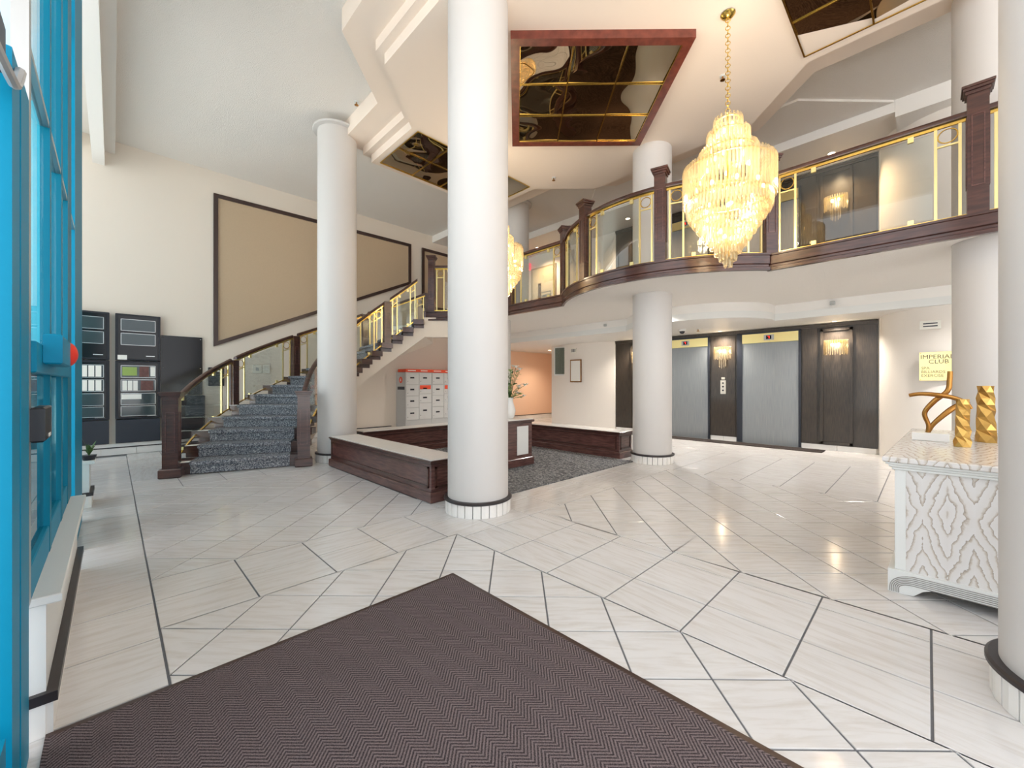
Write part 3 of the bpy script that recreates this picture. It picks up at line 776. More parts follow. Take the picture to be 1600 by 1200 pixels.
# ============================================================ WALL FRAMES
def wall_frame(pts, lbl):
    t = thing('wall_panel', lbl, 'wall panel', (0, YW, 0))
    obj('fabric_panel', MB().add([(x, -0.002, z) for x, z in pts] + [(x, -0.015, z) for x, z in pts], [tuple(range(4)), tuple(range(7, 3, -1))] + [(i, (i + 1) % 4, 4 + (i + 1) % 4, 4 + i) for i in range(4)]), 'tan_panel', t)
    cx = sum(p[0] for p in pts) / 4; cz = sum(p[1] for p in pts) / 4; w = 0.075
    # mitred moulding
    inn = []
    n = 4
    for i in range(n):
        a, b, c = Vector(pts[i - 1]), Vector(pts[i]), Vector(pts[(i + 1) % n])
        e1 = (b - a).normalized(); e2 = (c - b).normalized(); n1 = Vector((-e1.y, e1.x)); n2 = Vector((-e2.y, e2.x))
        if (Vector((cx, cz)) - b).dot(n1) < 0: n1, n2 = -n1, -n2
        inn.append(tuple(b + (n1 + n2) / (1 + n1.dot(n2)) * w))
    for i in range(4):
        j = (i + 1) % 4; q = [pts[i], pts[j], inn[j], inn[i]]
        obj('frame_moulding', MB().add([(x, -0.002, z) for x, z in q] + [(x, -0.045, z) for x, z in q], [(0, 1, 2, 3), (7, 6, 5, 4)] + [(k, (k + 1) % 4, 4 + (k + 1) % 4, 4 + k) for k in range(4)]), 'frame_dark', t)
wall_frame([(1.44, 5.07), (5.89, 5.11), (5.89, 4.01), (1.44, 2.0)], 'very large tan wall panel with slanted lower edge above the stairs')
wall_frame([(6.24, 5.10), (8.2, 5.10), (8.2, 3.4), (6.24, 3.4)], 'smaller tan framed wall panel at the head of the stairs')

# ============================================================ BENCHES
def bench(name, lbl, x0, x1, y0, y1, h=0.45):
    t = thing(name, lbl, 'bench', ((x0 + x1) / 2, (y0 + y1) / 2, 0)); a, b = (x1 - x0) / 2, (y1 - y0) / 2
    obj('plinth', MB().bev(-a, a, -b, b, 0.0, 0.11, 0.008), 'mahogany_x', t)
    obj('body', MB().box(-a + 0.025, a - 0.025, -b + 0.025, b - 0.025, 0.11, h - 0.03), 'mahogany_x', t)
    obj('ledge', MB().bev(-a, a, -b, b, h - 0.032, h - 0.008, 0.006).box(-a + 0.012, a - 0.012, -b + 0.012, b - 0.012, h - 0.05, h - 0.032), 'mahogany', t)
    obj('stone_top', MB().bev(-a + 0.022, a - 0.022, -b + 0.022, b - 0.022, h - 0.02, h, 0.003), 'marble_top', t)
    z0, z1, w, e = 0.15, h - 0.075, 0.022, 0.012
    for (fx, sgn, half, off) in (('x', -1, b, a - .025), ('x', 1, b, a - .025), ('y', -1, a, b - .025), ('y', 1, a, b - .025)):
        m = MB(); H = half - 0.07
        for (u0, u1, v0, v1) in ((-H, -H + w, z0, z1), (H - w, H, z0, z1), (-H, H, z0, z0 + w), (-H, H, z1 - w, z1)):
            q0, q1 = sorted((sgn * off, sgn * (off + e)))
            if fx == 'x': m.box(q0, q1, u0, u1, v0, v1)
            else: m.box(u0, u1, q0, q1, v0, v1)
        obj('panel_moulding', m, 'mahogany', t)
bench('seating_plinth', 'long low dark wood bench with white stone top running from middle column to stairs', 2.36, 2.82, 3.62, 6.42)
bench('seating_plinth', 'low dark wood bench with stone top at right of carpet, beside the round column', 6.0, 6.46, 3.58, 6.42)
bench('seating_plinth', 'low dark wood bench with stone top along the back of the carpet', 2.98, 5.88, 6.60, 7.02)
tag(obj('area_carpet', MB().box(2.83, 5.99, 3.31, 6.59, 0.0006, 0.012), 'carpet_grey'), 'mottled grey carpet laid between the dark wood benches', 'carpet')
t = thing('display_pedestal', 'dark wood pedestal with white front panel and stone top on the grey carpet', 'pedestal', (4.20, 4.75, 0.012))
obj('plinth', MB().bev(-0.47, 0.47, -0.47, 0.47, 0, 0.12, 0.008), 'mahogany_x', t)
obj('body', MB().box(-0.445, 0.445, -0.445, 0.445, 0.12, 0.655), 'mahogany_x', t)
obj('ledge', MB().bev(-0.475, 0.475, -0.475, 0.475, 0.655, 0.69, 0.006), 'mahogany', t)
obj('stone_top', MB().bev(-0.455, 0.455, -0.455, 0.455, 0.675, 0.705, 0.003), 'marble_top', t)
for sx, k in (((0.33 - 0.42) , 0),):
    pass
for nm, x0, x1 in (('front_panel', 0.12, 0.36), ('front_panel', -0.36, -0.12)):
    o = obj(nm, MB().box(x0, x1, -0.452, -0.446, 0.17, 0.60), 'white_paint', t)
# flower vase
fv = thing('flower_arrangement', 'white flowers with green leaves in a vase, half behind the middle column', 'flowers', (4.46, 4.60, 0.717))
obj('vase', MB().lathe([(0.05, 0), (0.07, 0.02), (0.09, 0.12), (0.06, 0.22), (0.045, 0.28), (0.06, 0.32), (0.052, 0.32), (0.04, 0.28)], (0, 0), 20), 'ceramic', fv, smooth=True)
rnd = random.Random(3)
sm = MB(); lm = MB(); lp = MB()
for k in range(26):
    a = rnd.uniform(0, 2 * PI); r = rnd.uniform(0.03, 0.24); h = rnd.uniform(0.42, 0.86) - r * 0.4
    tip = (r * math.cos(a), r * math.sin(a), h); sm.tube([(0, 0, 0.28), (tip[0] * .4, tip[1] * .4, 0.28 + (h - .28) * .6), tip], 0.003, 5)
    if k < 24:
        f = MB(); n = 7; c = tip; rr_ = rnd.uniform(0.04, 0.065)
        for q in range(n):
            b = 2 * PI * q / n; d = (math.cos(b), math.sin(b)); tl = rnd.uniform(0.2, 0.9)
            f.add([(c[0], c[1], c[2]), (c[0] + rr_ * (d[0] * .6 - d[1] * .4), c[1] + rr_ * (d[1] * .6 + d[0] * .4), c[2] + rr_ * .3 * tl), (c[0] + rr_ * d[0] * 1.3, c[1] + rr_ * d[1] * 1.3, c[2] + rr_ * tl * .6), (c[0] + rr_ * (d[0] * .6 + d[1] * .4), c[1] + rr_ * (d[1] * .6 - d[0] * .4), c[2] + rr_ * .3 * tl)], [(0, 1, 2, 3)])
        f.ball((c[0], c[1], c[2] + 0.004), rr_ * 0.35, 6, 4)
        obj('flower', f, 'petal' if k % 4 else 'leaf_pale', fv, fix=False)
    for q in range(5):
        b = rnd.uniform(0, 2 * PI); kk = rnd.uniform(0.4, 1); c = Vector((tip[0] * kk, tip[1] * kk, 0.3 + (h - .3) * kk)); l = rnd.uniform(0.04, 0.09)
        d = Vector((math.cos(b), math.sin(b), rnd.uniform(-.5, .6))).normalized(); s_ = Vector((-d.y, d.x, 0.2)).normalized() * l * .28
        (lm if q % 2 else lp).add([c, c + d * l * .5 + s_, c + d * l, c + d * l * .5 - s_], [(0, 1, 2, 3)])
obj('stems', sm, 'leaf', fv)
o = obj('foliage', lm, 'leaf', fv, fix=False); o['kind'] = 'stuff'
o = obj('pale_foliage', lp, 'leaf_pale', fv, fix=False); o['kind'] = 'stuff'

# ============================================================ ENTRANCE MAT
m_ = MB().box(-0.17, 1.57, -1.9, 2.16, 0.0006, 0.011)
t = thing('entrance_mat', 'large dark brown herringbone entrance mat with rubber edge', 'mat', (0, 0, 0))
obj('pile', m_, 'mat_chevron', t)
obj('rubber_border', MB().box(1.571, 1.60, -1.93, 2.19, 0.0006, 0.007).box(-0.17, 1.57, 2.161, 2.19, 0.0006, 0.007).box(-0.17, 1.57, -1.93, -1.901, 0.0006, 0.007), 'frame_dark', t)

# ============================================================ SIDEBOARD
t = thing('sideboard', 'whitewashed oak sideboard with carved plinth at the right, half behind column', 'sideboard', (3.36, 0.16, 0))
t.rotation_euler = (0, 0, R(-2.0))
def SB(x0, x1, y0, y1, z0, z1, b=0.004): return MB().bev(x0, x1, y0, y1, z0, z1, b)
LN, WD = 2.22, 0.95
obj('carcass', MB().box(0.03, LN, -WD + 0.03, -0.03, 0.135, 0.74), 'limed_oak', t)
obj('corner_stile', MB().bev(0.018, 0.06, -0.065, -0.018, 0.135, 0.74, 0.004), 'white_paint', t)
obj('corner_stile', MB().bev(0.018, 0.06, -WD + 0.018, -WD + 0.065, 0.135, 0.74, 0.004), 'white_paint', t)
cz = MB()
for d, z0, z1 in ((0.005, 0.735, 0.752), (-0.008, 0.752, 0.768), (-0.022, 0.768, 0.782)): cz.bev(d, LN + 0.02, -WD - 0.0 + d, -d, z0, z1, 0.004)
obj('cornice', cz, 'white_paint', t)
obj('top', SB(-0.035, LN + 0.03, -WD - 0.03, 0.035, 0.782, 0.815, 0.006), 'limed_oak', t)
# carved plinth: front with an arched cut-out, concentric grooves
pl = MB()
def plinth_face(yc0, yc1, x0, x1):
    n = 26; top = 0.135
    def zb(u):
        e = 0.20
        if u < e: k = max(0, (u - 0.11)) / (e - 0.11); return 0.0 if u < 0.11 else 0.062 * math.sin(k * PI / 2)
        if u > 1 - e: return zb(1 - u)
        return 0.062
    for i in range(n):
        u0, u1 = i / n, (i + 1) / n; y0, y1 = yc0 + (yc1 - yc0) * u0, yc0 + (yc1 - yc0) * u1
        pl.add([(x0, y0, zb(u0)), (x0, y1, zb(u1)), (x0, y1, top), (x0, y0, top), (x1, y0, zb(u0)), (x1, y1, zb(u1)), (x1, y1, top), (x1, y0, top)],
               [(0, 1, 2, 3), (4, 7, 6, 5), (0, 4, 5, 1), (3, 2, 6, 7)] + ([(0, 3, 7, 4)] if i == 0 else []) + ([(1, 5, 6, 2)] if i == n - 1 else []))
plinth_face(0.012, -WD - 0.012, 0.0, 0.03)
pl.box(0.03, LN, -0.02, 0.012, 0.0, 0.135).box(0.03, LN, -WD - 0.012, -WD + 0.02, 0.0, 0.135).box(LN - 0.03, LN, -WD, 0, 0, 0.135)
obj('plinth', pl, 'white_paint', t)
gv = MB()
for k in range(6):
    d = 0.012 + k * 0.0105; pth = [(0.0, 0.012 - d * 0.75, 0.002)]
    for q in range(9):
        a = PI / 2 * q / 8; rr_ = 0.12 - k * 0.012
        pth.append((0.0, 0.012 - d * 0.75 - rr_ * (1 - math.cos(a)), 0.03 + (0.128 - d - 0.03) * math.sin(a)))
    pth += [(0.0, -WD * .5, 0.128 - d)]
    gv.tube([(p[0] - 0.001, p[1], max(p[2], 0.004)) for p in pth], 0.0022, 5)
obj('carved_groove', gv, 'groove_grey', t)['kind'] = 'stuff'
TX, TZ = 3.36, 0.816
sg = thing('abstract_sculpture', 'twisted bronze abstract sculpture on a white block, on the sideboard', 'sculpture', (4.50, 0.0, TZ))
obj('base', MB().bev(-0.06, 0.06, -0.11, 0.09, 0, 0.06, 0.003), 'ceramic', sg)
def spline(pts, n=8):
    out = []; P = [pts[0]] + pts + [pts[-1]]
    for i in range(1, len(P) - 2):
        for k in range(n):
            t_ = k / n; a, b, c, d = map(Vector, P[i - 1:i + 3])
            out.append(0.5 * ((2 * b) + (c - a) * t_ + (2 * a - 5 * b + 4 * c - d) * t_ * t_ + (3 * b - a - 3 * c + d) * t_ ** 3))
    out.append(Vector(pts[-1])); return [tuple(q) for q in out]
def rads(n, r0, r1, r2): return [r0 + (r1 - r0) * min(1, 2 * i / n) + (r2 - r1) * max(0, 2 * i / n - 1) for i in range(n)]
# y- = to the right in the picture
a = spline([(0, 0.005, 0.06), (0, 0.0, 0.12), (0, 0.02, 0.21), (0, -0.03, 0.30), (0, -0.10, 0.38), (0, -0.112, 0.46), (0, -0.115, 0.53)])
obj('upright_strand', MB().tube(a, rads(len(a), 0.012, 0.018, 0.015), 10), 'bronze', sg, smooth=True)
b = spline([(0.01, 0.0, 0.06), (0.01, -0.03, 0.13), (0.02, -0.10, 0.22), (0.03, -0.15, 0.27), (0.03, -0.21, 0.31)])
obj('rising_strand', MB().tube(b, rads(len(b), 0.012, 0.02, 0.016), 10), 'bronze', sg, smooth=True)
c = spline([(-0.02, 0.105, 0.345), (-0.03, 0.04, 0.358), (-0.03, -0.04, 0.352), (-0.01, -0.12, 0.335), (0.02, -0.19, 0.30), (0.03, -0.22, 0.25)])
obj('cross_strand', MB().tube(c, rads(len(c), 0.014, 0.018, 0.012), 10), 'bronze', sg, smooth=True)
def faceted(x, y, h, r, lbl, seed):
    rn = random.Random(seed); m = MB(); n = 6; rings = 9; vs = []; fs = []
    for k in range(rings + 1):
        for q in range(n):
            aa = 2 * PI * (q + 0.5 * (k % 2)) / n; r2 = r * (1.08 - 0.30 * (k / rings)) * rn.uniform(0.86, 1.08)
            vs.append((r2 * math.cos(aa), r2 * math.sin(aa), h * k / rings))
    for k in range(rings):
        for q in range(n):
            a0 = k * n + q; a1 = k * n + (q + 1) % n; b0 = a0 + n; b1 = a1 + n
            fs += [(a0, a1, b0), (a1, b1, b0)]
    fs += [tuple(reversed(range(n))), tuple(rings * n + q for q in range(n))]
    o = obj('faceted_vase', m.add(vs, fs), 'gold_rough', loc=(x, y, TZ)); tag(o, lbl, 'vase')
faceted(4.20, -0.165, 0.33, 0.042, 'shorter faceted gold glass pillar vase, in front on the sideboard', 1)
faceted(4.66, -0.30, 0.42, 0.055, 'taller faceted gold pillar vase, behind on the sideboard', 2)

# ============================================================ text
def text_mesh(name, s, size, mat, parent, M, ext=0.0015, align='LEFT', font=None):
    cu = bpy.data.curves.new(name, 'FONT'); cu.body = s; cu.size = size; cu.extrude = ext; cu.align_x = align; cu.resolution_u = 2
    tmp = bpy.data.objects.new(name, cu); COL.objects.link(tmp)
    bpy.context.view_layer.update()
    me = bpy.data.meshes.new_from_object(tmp.evaluated_get(bpy.context.evaluated_depsgraph_get()))
    COL.objects.unlink(tmp); bpy.data.objects.remove(tmp); me.name = name
    me.materials.clear(); me.materials.append(MATS[mat]); me.transform(M)
    o = bpy.data.objects.new(name, me); COL.objects.link(o); o.parent = parent
    return o
# facing -x: text x axis -> -y, text y axis -> z
FX = Matrix(((0, 0, -1, 0), (-1, 0, 0, 0), (0, 1, 0, 0), (0, 0, 0, 1)))
# facing -y: text x -> x, y -> z
FY = Matrix(((1, 0, 0, 0), (0, 0, -1, 0), (0, 1, 0, 0), (0, 0, 0, 1)))
sgn = thing('club_sign', 'brass plate sign lettered IMPERIAL CLUB on the beige wall', 'sign', (8.595, -0.10, 1.52))
sgn.rotation_euler = (0, 0, R(-2))
obj('plate', MB().bev(-0.008, 0.0, -0.215, 0.195, -0.22, 0.20, 0.002), 'brass_pale', sgn)
def st_(s, size, y, z): return text_mesh('lettering', s, size, 'frame_dark', sgn, Matrix.Translation((-0.009, y, z)) @ FX)
st_('IMPERIAL', 0.085, 0.185, 0.10); st_('CLUB', 0.085, 0.10, 0.03)
st_('SPA', 0.055, 0.175, -0.055); st_('BILLIARDS', 0.055, 0.175, -0.11); st_('EXERCISE', 0.055, 0.175, -0.165)
for y in (-0.20, 0.18):
    for z in (-0.205, 0.185):
        obj('screw', MB().ball((-0.009, y, z), 0.006, 8, 4), 'brass', sgn)
t = thing('wall_vent', 'small cream slotted vent high on the wall above the brass sign', 'vent', (8.60, -0.02, 2.12))
obj('plate', MB().bev(-0.02, 0, -0.11, 0.11, -0.065, 0.065, 0.006), 'plate_white', t)
obj('slot', MB().box(-0.024, -0.0205, -0.075, 0.075, -0.028, -0.012).box(-0.024, -0.0205, -0.075, 0.075, 0.012, 0.028), 'slate_panel', t)

# ============================================================ things on the bowed wall
def bx_(y): return 9.60 - 0.22 * math.sin(PI * (y - 5.95) / 2.12) - 0.004
t = thing('wall_grille', 'tall dark green louvred grille on the bowed white wall', 'grille', (bx_(7.55) - 0.02, 7.55, 2.0)); t.rotation_euler = (0, 0, R(10))
obj('frame', MB().box(-0.01, 0.02, -0.235, 0.235, -0.50, 0.34), 'white_paint', t)
for k in range(9): obj('slat', MB().box(-0.022, -0.0105, -0.20 + k * 0.045, -0.20 + k * 0.045 + 0.036, -0.46, 0.31), 'vent_green', t)
t = thing('framed_notice', 'framed white notice on the bowed wall beside the green grille', 'notice', (bx_(6.98) - 0.015, 6.98, 1.62))
obj('frame', MB().box(-0.012, 0.012, -0.19, 0.19, -0.32, 0.32), 'bronze', t)
obj('sheet', MB().box(-0.015, -0.0125, -0.165, 0.165, -0.29, 0.29), 'paper', t)
t = thing('wall_speaker', 'small square grey speaker above the framed notice', 'speaker', (bx_(7.05) - 0.01, 7.05, 2.2))
obj('plate', MB().bev(-0.02, 0.01, -0.09, 0.09, -0.07, 0.07, 0.004), 'plate_white', t)
for k in range(4): obj('grille_bar', MB().box(-0.024, -0.0205, -0.06 + k * 0.034, -0.042 + k * 0.034, -0.045, 0.045), 'slate_panel', t)

# ============================================================ sconces
def sconce(y, z, lbl, tail=True, first=[None]):
    t = thing('crystal_sconce', lbl, 'wall lamp', (XE - 0.065, y, z)); t['group'] = 'crystal wall lamps'; del t['group']
    obj('back_plate', MB().bev(-0.012, 0.0, -0.13, 0.13, 0.08, 0.14, 0.003), 'brass', t)
    for k in range(15):
        a = PI * (k + 0.5) / 15; x = -0.03 - 0.10 * math.sin(a); yy = 0.17 * math.cos(a); L = 0.26 + (0.02 if k % 2 else 0)
        obj('crystal_rod', MB().lathe([(0.001, 0.14 - L - 0.01), (0.011, 0.14 - L), (0.012, 0.12), (0.006, 0.14)], (x, yy), 6), 'crystal', t)
    if tail:
        for k in range(5):
            a = PI * (k + 0.5) / 5; x = -0.03 - 0.05 * math.sin(a); yy = 0.07 * math.cos(a); L = 0.16 + 0.05 * (k == 2) + 0.03 * (k % 2)
            obj('drop_rod', MB().lathe([(0.001, -0.13 - L - 0.01), (0.010, -0.13 - L), (0.011, -0.13), (0.006, -0.11)], (x, yy), 6), 'crystal', t)
    obj('bulb', MB().ball((-0.055, 0.05, 0.05), 0.022, 10, 6, 1.3).ball((-0.055, -0.05, 0.05), 0.022, 10, 6, 1.3), 'bulb', t, smooth=True)
    ld = bpy.data.lights.new('sconce_light', 'POINT'); ld.energy = 6; ld.color = (1, 0.8, 0.56); ld.shadow_soft_size = 0.05
    lo = bpy.data.objects.new('sconce_light', ld); COL.objects.link(lo); lo.parent = t; lo.location = (-0.07, 0, 0.04)
sconce(3.165, 1.93, 'crystal wall lamp with hanging tail between the lift doors')
sconce(1.20, 1.93, 'crystal wall lamp on dark panel at right of the ground floor lifts', False)
sconce(5.17, 1.93, 'crystal wall lamp at left of the lifts, peeping beside the column')
sconce(1.20, 4.60, 'crystal wall lamp upstairs, seen through the balcony glass', True)

# ============================================================ chandeliers
def chandelier(x, y, lbl, dz=0.0):
    t = thing('chandelier', lbl, 'chandelier', (x, y, 5.0)); Z = lambda z: z - 5.0 + dz
    rn = random.Random(5)
    tiers = [(0.125, 3.94, 0.24), (0.19, 3.80, 0.26), (0.262, 3.62, 0.27), (0.415, 3.455, 0.36)]
    tiers += [(0.385, 3.16, 0.17)]
    for k in range(9): tiers.append((0.37 - 0.042 * k, 3.08 - 0.064 * k, 0.125))
    for r, zt, L in tiers:
        m = MB(); n = max(6, int(2 * PI * r / 0.036))
        for q in range(n):
            a = 2 * PI * q / n; cx, cy = r * math.cos(a), r * math.sin(a); z1 = Z(zt) + rn.uniform(-0.006, 0.006)
            m.lathe([(0.001, z1 - L - 0.014), (0.0125, z1 - L), (0.0135, z1 - 0.02), (0.007, z1)], (cx, cy), 5)
        o = obj('crystal_tier', m, 'crystal', t); o['kind'] = 'stuff'
    fm = MB()
    for r, zt, L in tiers[:5]: fm.lathe([(r - 0.03, Z(zt) - 0.03), (r - 0.016, Z(zt) - 0.03), (r - 0.016, Z(zt) - 0.022), (r - 0.03, Z(zt) - 0.022), (r - 0.03, Z(zt) - 0.03)], (0, 0), 32, caps=False)
    fm.tube([(0, 0, Z(3.96)), (0, 0, Z(2.55))], 0.012, 8)
    obj('brass_frame', fm, 'brass', t)
    # chain of oval links
    z = Z(3.95); k = 0
    cm = MB()
    while z < -0.03:
        cm.ring((0, 0, z + 0.028), 0.022, 0.0042, (k % 2) * PI / 2 + 0.4, 10, 5); z += 0.038; k += 1
    o = obj('chain', cm, 'brass', t, smooth=True); o['kind'] = 'stuff'
    obj('ceiling_rose', MB().lathe([(0.06, 0.0), (0.07, -0.01), (0.05, -0.035), (0.01, -0.05)], (0, 0), 20), 'brass', t, smooth=True)
    for (r, zz, n) in ((0.06, 3.85, 2), (0.12, 3.66, 3), (0.20, 3.48, 5), (0.31, 3.2, 9), (0.22, 2.98, 6), (0.1, 2.78, 3)):
        for q in range(n):
            a = 2 * PI * (q + 0.3) / n
            obj('bulb', MB().ball((r * math.cos(a), r * math.sin(a), Z(zz)), 0.017, 8, 6, 1.5), 'bulb', t, smooth=True)
    for zz, e in ((3.75, 22), (3.25, 56), (2.85, 18)):
        ld = bpy.data.lights.new('chandelier_light', 'POINT'); ld.energy = e; ld.color = (1, 0.82, 0.60); ld.shadow_soft_size = 0.12
        lo = bpy.data.objects.new('chandelier_light', ld); COL.objects.link(lo); lo.parent = t; lo.location = (0, 0, Z(zz))
chandelier(4.45, 1.42, 'big tiered crystal chandelier hanging on a brass chain in front of balcony')
chandelier(4.45, 4.89, 'second crystal chandelier, mostly hidden behind the middle column')

# ============================================================ mail lockers
t = thing('mail_lockers', 'grey parcel lockers with orange bands under the stairs', 'lockers', (5.45, YW - 0.01, 0))
D0 = -0.50
for m in range(3):
    x0 = 0.0 + 0.80 * m
    md = obj('locker_module', MB().box(x0, x0 + 0.795, D0 + 0.012, -0.002, 0.0, 1.56), 'locker_grey', t)
    obj('header', MB().box(x0, x0 + 0.795, D0, D0 + 0.4, 1.565, 1.645), 'locker_orange', md)
    obj('header_text', MB().box(x0 + 0.06, x0 + 0.30, D0 - 0.003, D0 - 0.0005, 1.595, 1.615).box(x0 + 0.45, x0 + 0.66, D0 - 0.003, D0 - 0.0005, 1.595, 1.615), 'paper', md)
    for cidx, rows in ((0, [(0.30, 0.62), (0.63, 0.93), (0.94, 1.23), (1.24, 1.55)]), (1, [(0.30, 0.74), (0.75, 0.98), (0.99, 1.23), (1.24, 1.55)])):
        xa = x0 + 0.012 + cidx * 0.39
        for ri2, (za, zb) in enumerate(rows):
            orange = cidx == 1 and ri2 == 2
            d = obj('locker_door', MB().bev(xa + 0.004, xa + 0.378, D0, D0 + 0.011, za, zb - 0.006, 0.003), 'locker_door', md)
            if orange: obj('orange_band', MB().box(xa + 0.02, xa + 0.36, D0 - 0.004, D0 - 0.0005, zb - 0.12, zb - 0.015), 'locker_orange', md)
            obj('number_plate', MB().box(xa + 0.12, xa + 0.24, D0 - 0.004, D0 - 0.0005, za + (zb - za) * .5, za + (zb - za) * .5 + 0.04), 'cabinet_black', md)
            obj('lock', MB().ball((xa + 0.05, D0 - 0.004, za + (zb - za) * .25), 0.012, 8, 4), 'alu', md)
rd = MB().lathe([(0.001, 0), (0.085, 0), (0.085, 0.003), (0.001, 0.004)], (0, 0), 24)
o = obj('round_emblem', rd, 'locker_orange', t, loc=(-0.002, -0.25, 1.36)); o.rotation_euler = (0, -PI / 2, 0)
o2 = obj('emblem_arrow', MB().prism([(-0.045, -0.03), (0.05, 0), (-0.045, 0.035), (-0.02, 0)], 0.0045, 0.006), 'paper', t, loc=(-0.002, -0.25, 1.36)); o2.rotation_euler = (0, -PI / 2, 0)
obj('side_label', MB().box(-0.004, -0.001, -0.44, -0.08, 1.10, 1.18), 'slate_panel', t)

# ============================================================ directory boards on the left wall
def directory(x0, lbl, variant):
    t = thing('directory_board', lbl, 'directory board', (x0, YW - 0.005, 0))
    W = 0.60; Y1 = -0.10
    up = obj('upper_case', MB().bev(0, W, Y1, 0, 1.67, 2.49, 0.008), 'cabinet_black', t)
    lo_ = obj('lower_case', MB().bev(0, W, Y1, 0, 0.63, 1.66, 0.008), 'cabinet_black', t)
    obj('kick_panel', MB().bev(0.005, W - 0.005, Y1 + 0.015, 0, 0.21, 0.62, 0.005), 'slate_panel', t)
    obj('face_glass', MB().box(0.04, W - 0.04, Y1 - 0.005, Y1 - 0.0005, 1.70, 2.46), 'black_board', up)
    obj('face_glass', MB().box(0.04, W - 0.04, Y1 - 0.005, Y1 - 0.0005, 0.66, 1.62), 'black_board', lo_)
    def win(za, zb, par):
        m = MB(); b = 0.008; xa, xb = 0.07, W - 0.07
        m.box(xa, xb, Y1 - 0.010, Y1 - 0.0055, za, za + b).box(xa, xb, Y1 - 0.010, Y1 - 0.0055, zb - b, zb).box(xa, xa + b, Y1 - 0.010, Y1 - 0.0055, za, zb).box(xb - b, xb, Y1 - 0.010, Y1 - 0.0055, za, zb)
        obj('silver_frame', m, 'alu', par); obj('window_pane', MB().box(xa + b, xb - b, Y1 - 0.007, Y1 - 0.0055, za + b, zb - b), 'board_glass', par)
    for za, zb in ((2.19, 2.40), (1.94, 2.15)): win(za, zb, up)
    for za, zb in ((1.36, 1.58), (1.12, 1.33), (0.88, 1.09), (0.68, 0.86)): win(za, zb, lo_)
    def pp(xa, xb, za, zb, mat='paper'): return MB().box(xa, xb, Y1 - 0.0115, Y1 - 0.0105, za, zb)
    obj('small_plate', pp(0.40, 0.52, 1.745, 1.76), 'alu', up); obj('small_plate', pp(0.42, 0.54, 0.63 + 0.04, 0.675), 'alu', lo_)
    if variant == 0:
        for r_ in ((1.375, 1.565), (1.135, 1.315)):
            for k in range(5): obj('name_card', pp(0.09 + k * 0.085, 0.09 + k * 0.085 + 0.07, *r_), 'paper', lo_)
    else:
        obj('note', pp(0.03, 0.15, 1.68, 1.76), 'paper', up)
        obj('green_notice', pp(0.09, 0.28, 1.40, 1.55), 'green_paper', lo_); obj('picture_card', pp(0.31, 0.44, 1.38, 1.565), 'brown_paper', lo_); obj('name_card', pp(0.46, 0.52, 1.39, 1.56), 'paper', lo_)
        for k in range(3): obj('name_card', pp(0.09 + k * 0.07, 0.15 + k * 0.07, 1.135, 1.31), 'paper', lo_)
        obj('picture_card', pp(0.33, 0.50, 1.135, 1.31), 'brown_paper', lo_)
        obj('torn_note', pp(0.08, 0.34, 0.98, 1.07), 'paper', lo_)
directory(-0.64, 'left black directory board with rows of white name cards, beside teal frame', 0)
directory(0.03, 'right black directory board with green and brown notices in its windows', 1)
t = thing('black_wall_board', 'plain glossy black board fixed to the wall right of the directories', 'board', (0.64, YW - 0.005, 0))
obj('board', MB().bev(0, 0.62, -0.03, 0, 1.04, 2.16, 0.004), 'black_board', t)
for x in (0.03, 0.59):
    for z in (1.55, 2.12): obj('screw', MB().ball((x, -0.031, z), 0.009, 8, 4), 'alu', t)
tag(obj('black_cabinet', MB().bev(0.66, 1.28, YW - 0.22, YW - 0.035, 0.21, 1.03, 0.01).box(0.69, 1.25, YW - 0.228, YW - 0.221, 0.24, 1.0), 'cabinet_black'), 'low black cabinet below the plain black board, behind the newel', 'cabinet')
t = thing('wall_reader', 'small black box on the wall behind the stair railing', 'wall box', (1.48, YW - 0.005, 1.38))
obj('case', MB().bev(-0.13, 0.13, -0.07, 0, -0.17, 0.2, 0.008), 'black_plastic', t); obj('slot', MB().box(-0.06, 0.06, -0.073, -0.0705, 0.12, 0.14), 'paper', t)
t = thing('thermostat', 'white thermostat with switch plate on the wall above the stairs', 'thermostat', (2.28, YW - 0.005, 1.57))
obj('left_plate', MB().bev(-0.16, 0.0, -0.03, 0, -0.09, 0.09, 0.005), 'plate_white', t); obj('right_plate', MB().bev(0.02, 0.15, -0.03, 0, -0.09, 0.09, 0.005), 'plate_white', t)
obj('dial', MB().box(-0.11, -0.05, -0.036, -0.0305, -0.04, 0.03), 'silver', t); obj('switch', MB().box(0.07, 0.10, -0.04, -0.0305, -0.02, 0.03), 'white_paint', t)

# ============================================================ upstairs far end: door, exit sign, red cabinet
dr = struct('door_1', MB().box(XE - 0.07, XE - 0.021, 8.02, 8.86, Z2 + 0.005, Z2 + 2.08), 'door_cream')
obj('door_frame', MB().box(XE - 0.05, XE - 0.0205, 7.93, 8.015, Z2, Z2 + 2.14).box(XE - 0.05, XE - 0.0205, 8.865, 8.95, Z2, Z2 + 2.14).box(XE - 0.05, XE - 0.0205, 8.015, 8.865, Z2 + 2.085, Z2 + 2.14), 'door_trim', dr)
obj('vision_pane', MB().box(XE - 0.078, XE - 0.0705, 8.50, 8.62, Z2 + 1.0, Z2 + 1.62), 'bronze', dr)
obj('push_bar', MB().tube([(XE - 0.11, 8.1, Z2 + 1.3), (XE - 0.11, 8.45, Z2 + 1.3)], 0.015).box(XE - 0.11, XE - 0.0705, 8.1, 8.13, Z2 + 1.28, Z2 + 1.32), 'alu', dr)
t = thing('exit_sign', 'red lit EXIT sign over the upstairs door', 'sign', (XE - 0.10, 9.12, 5.02))
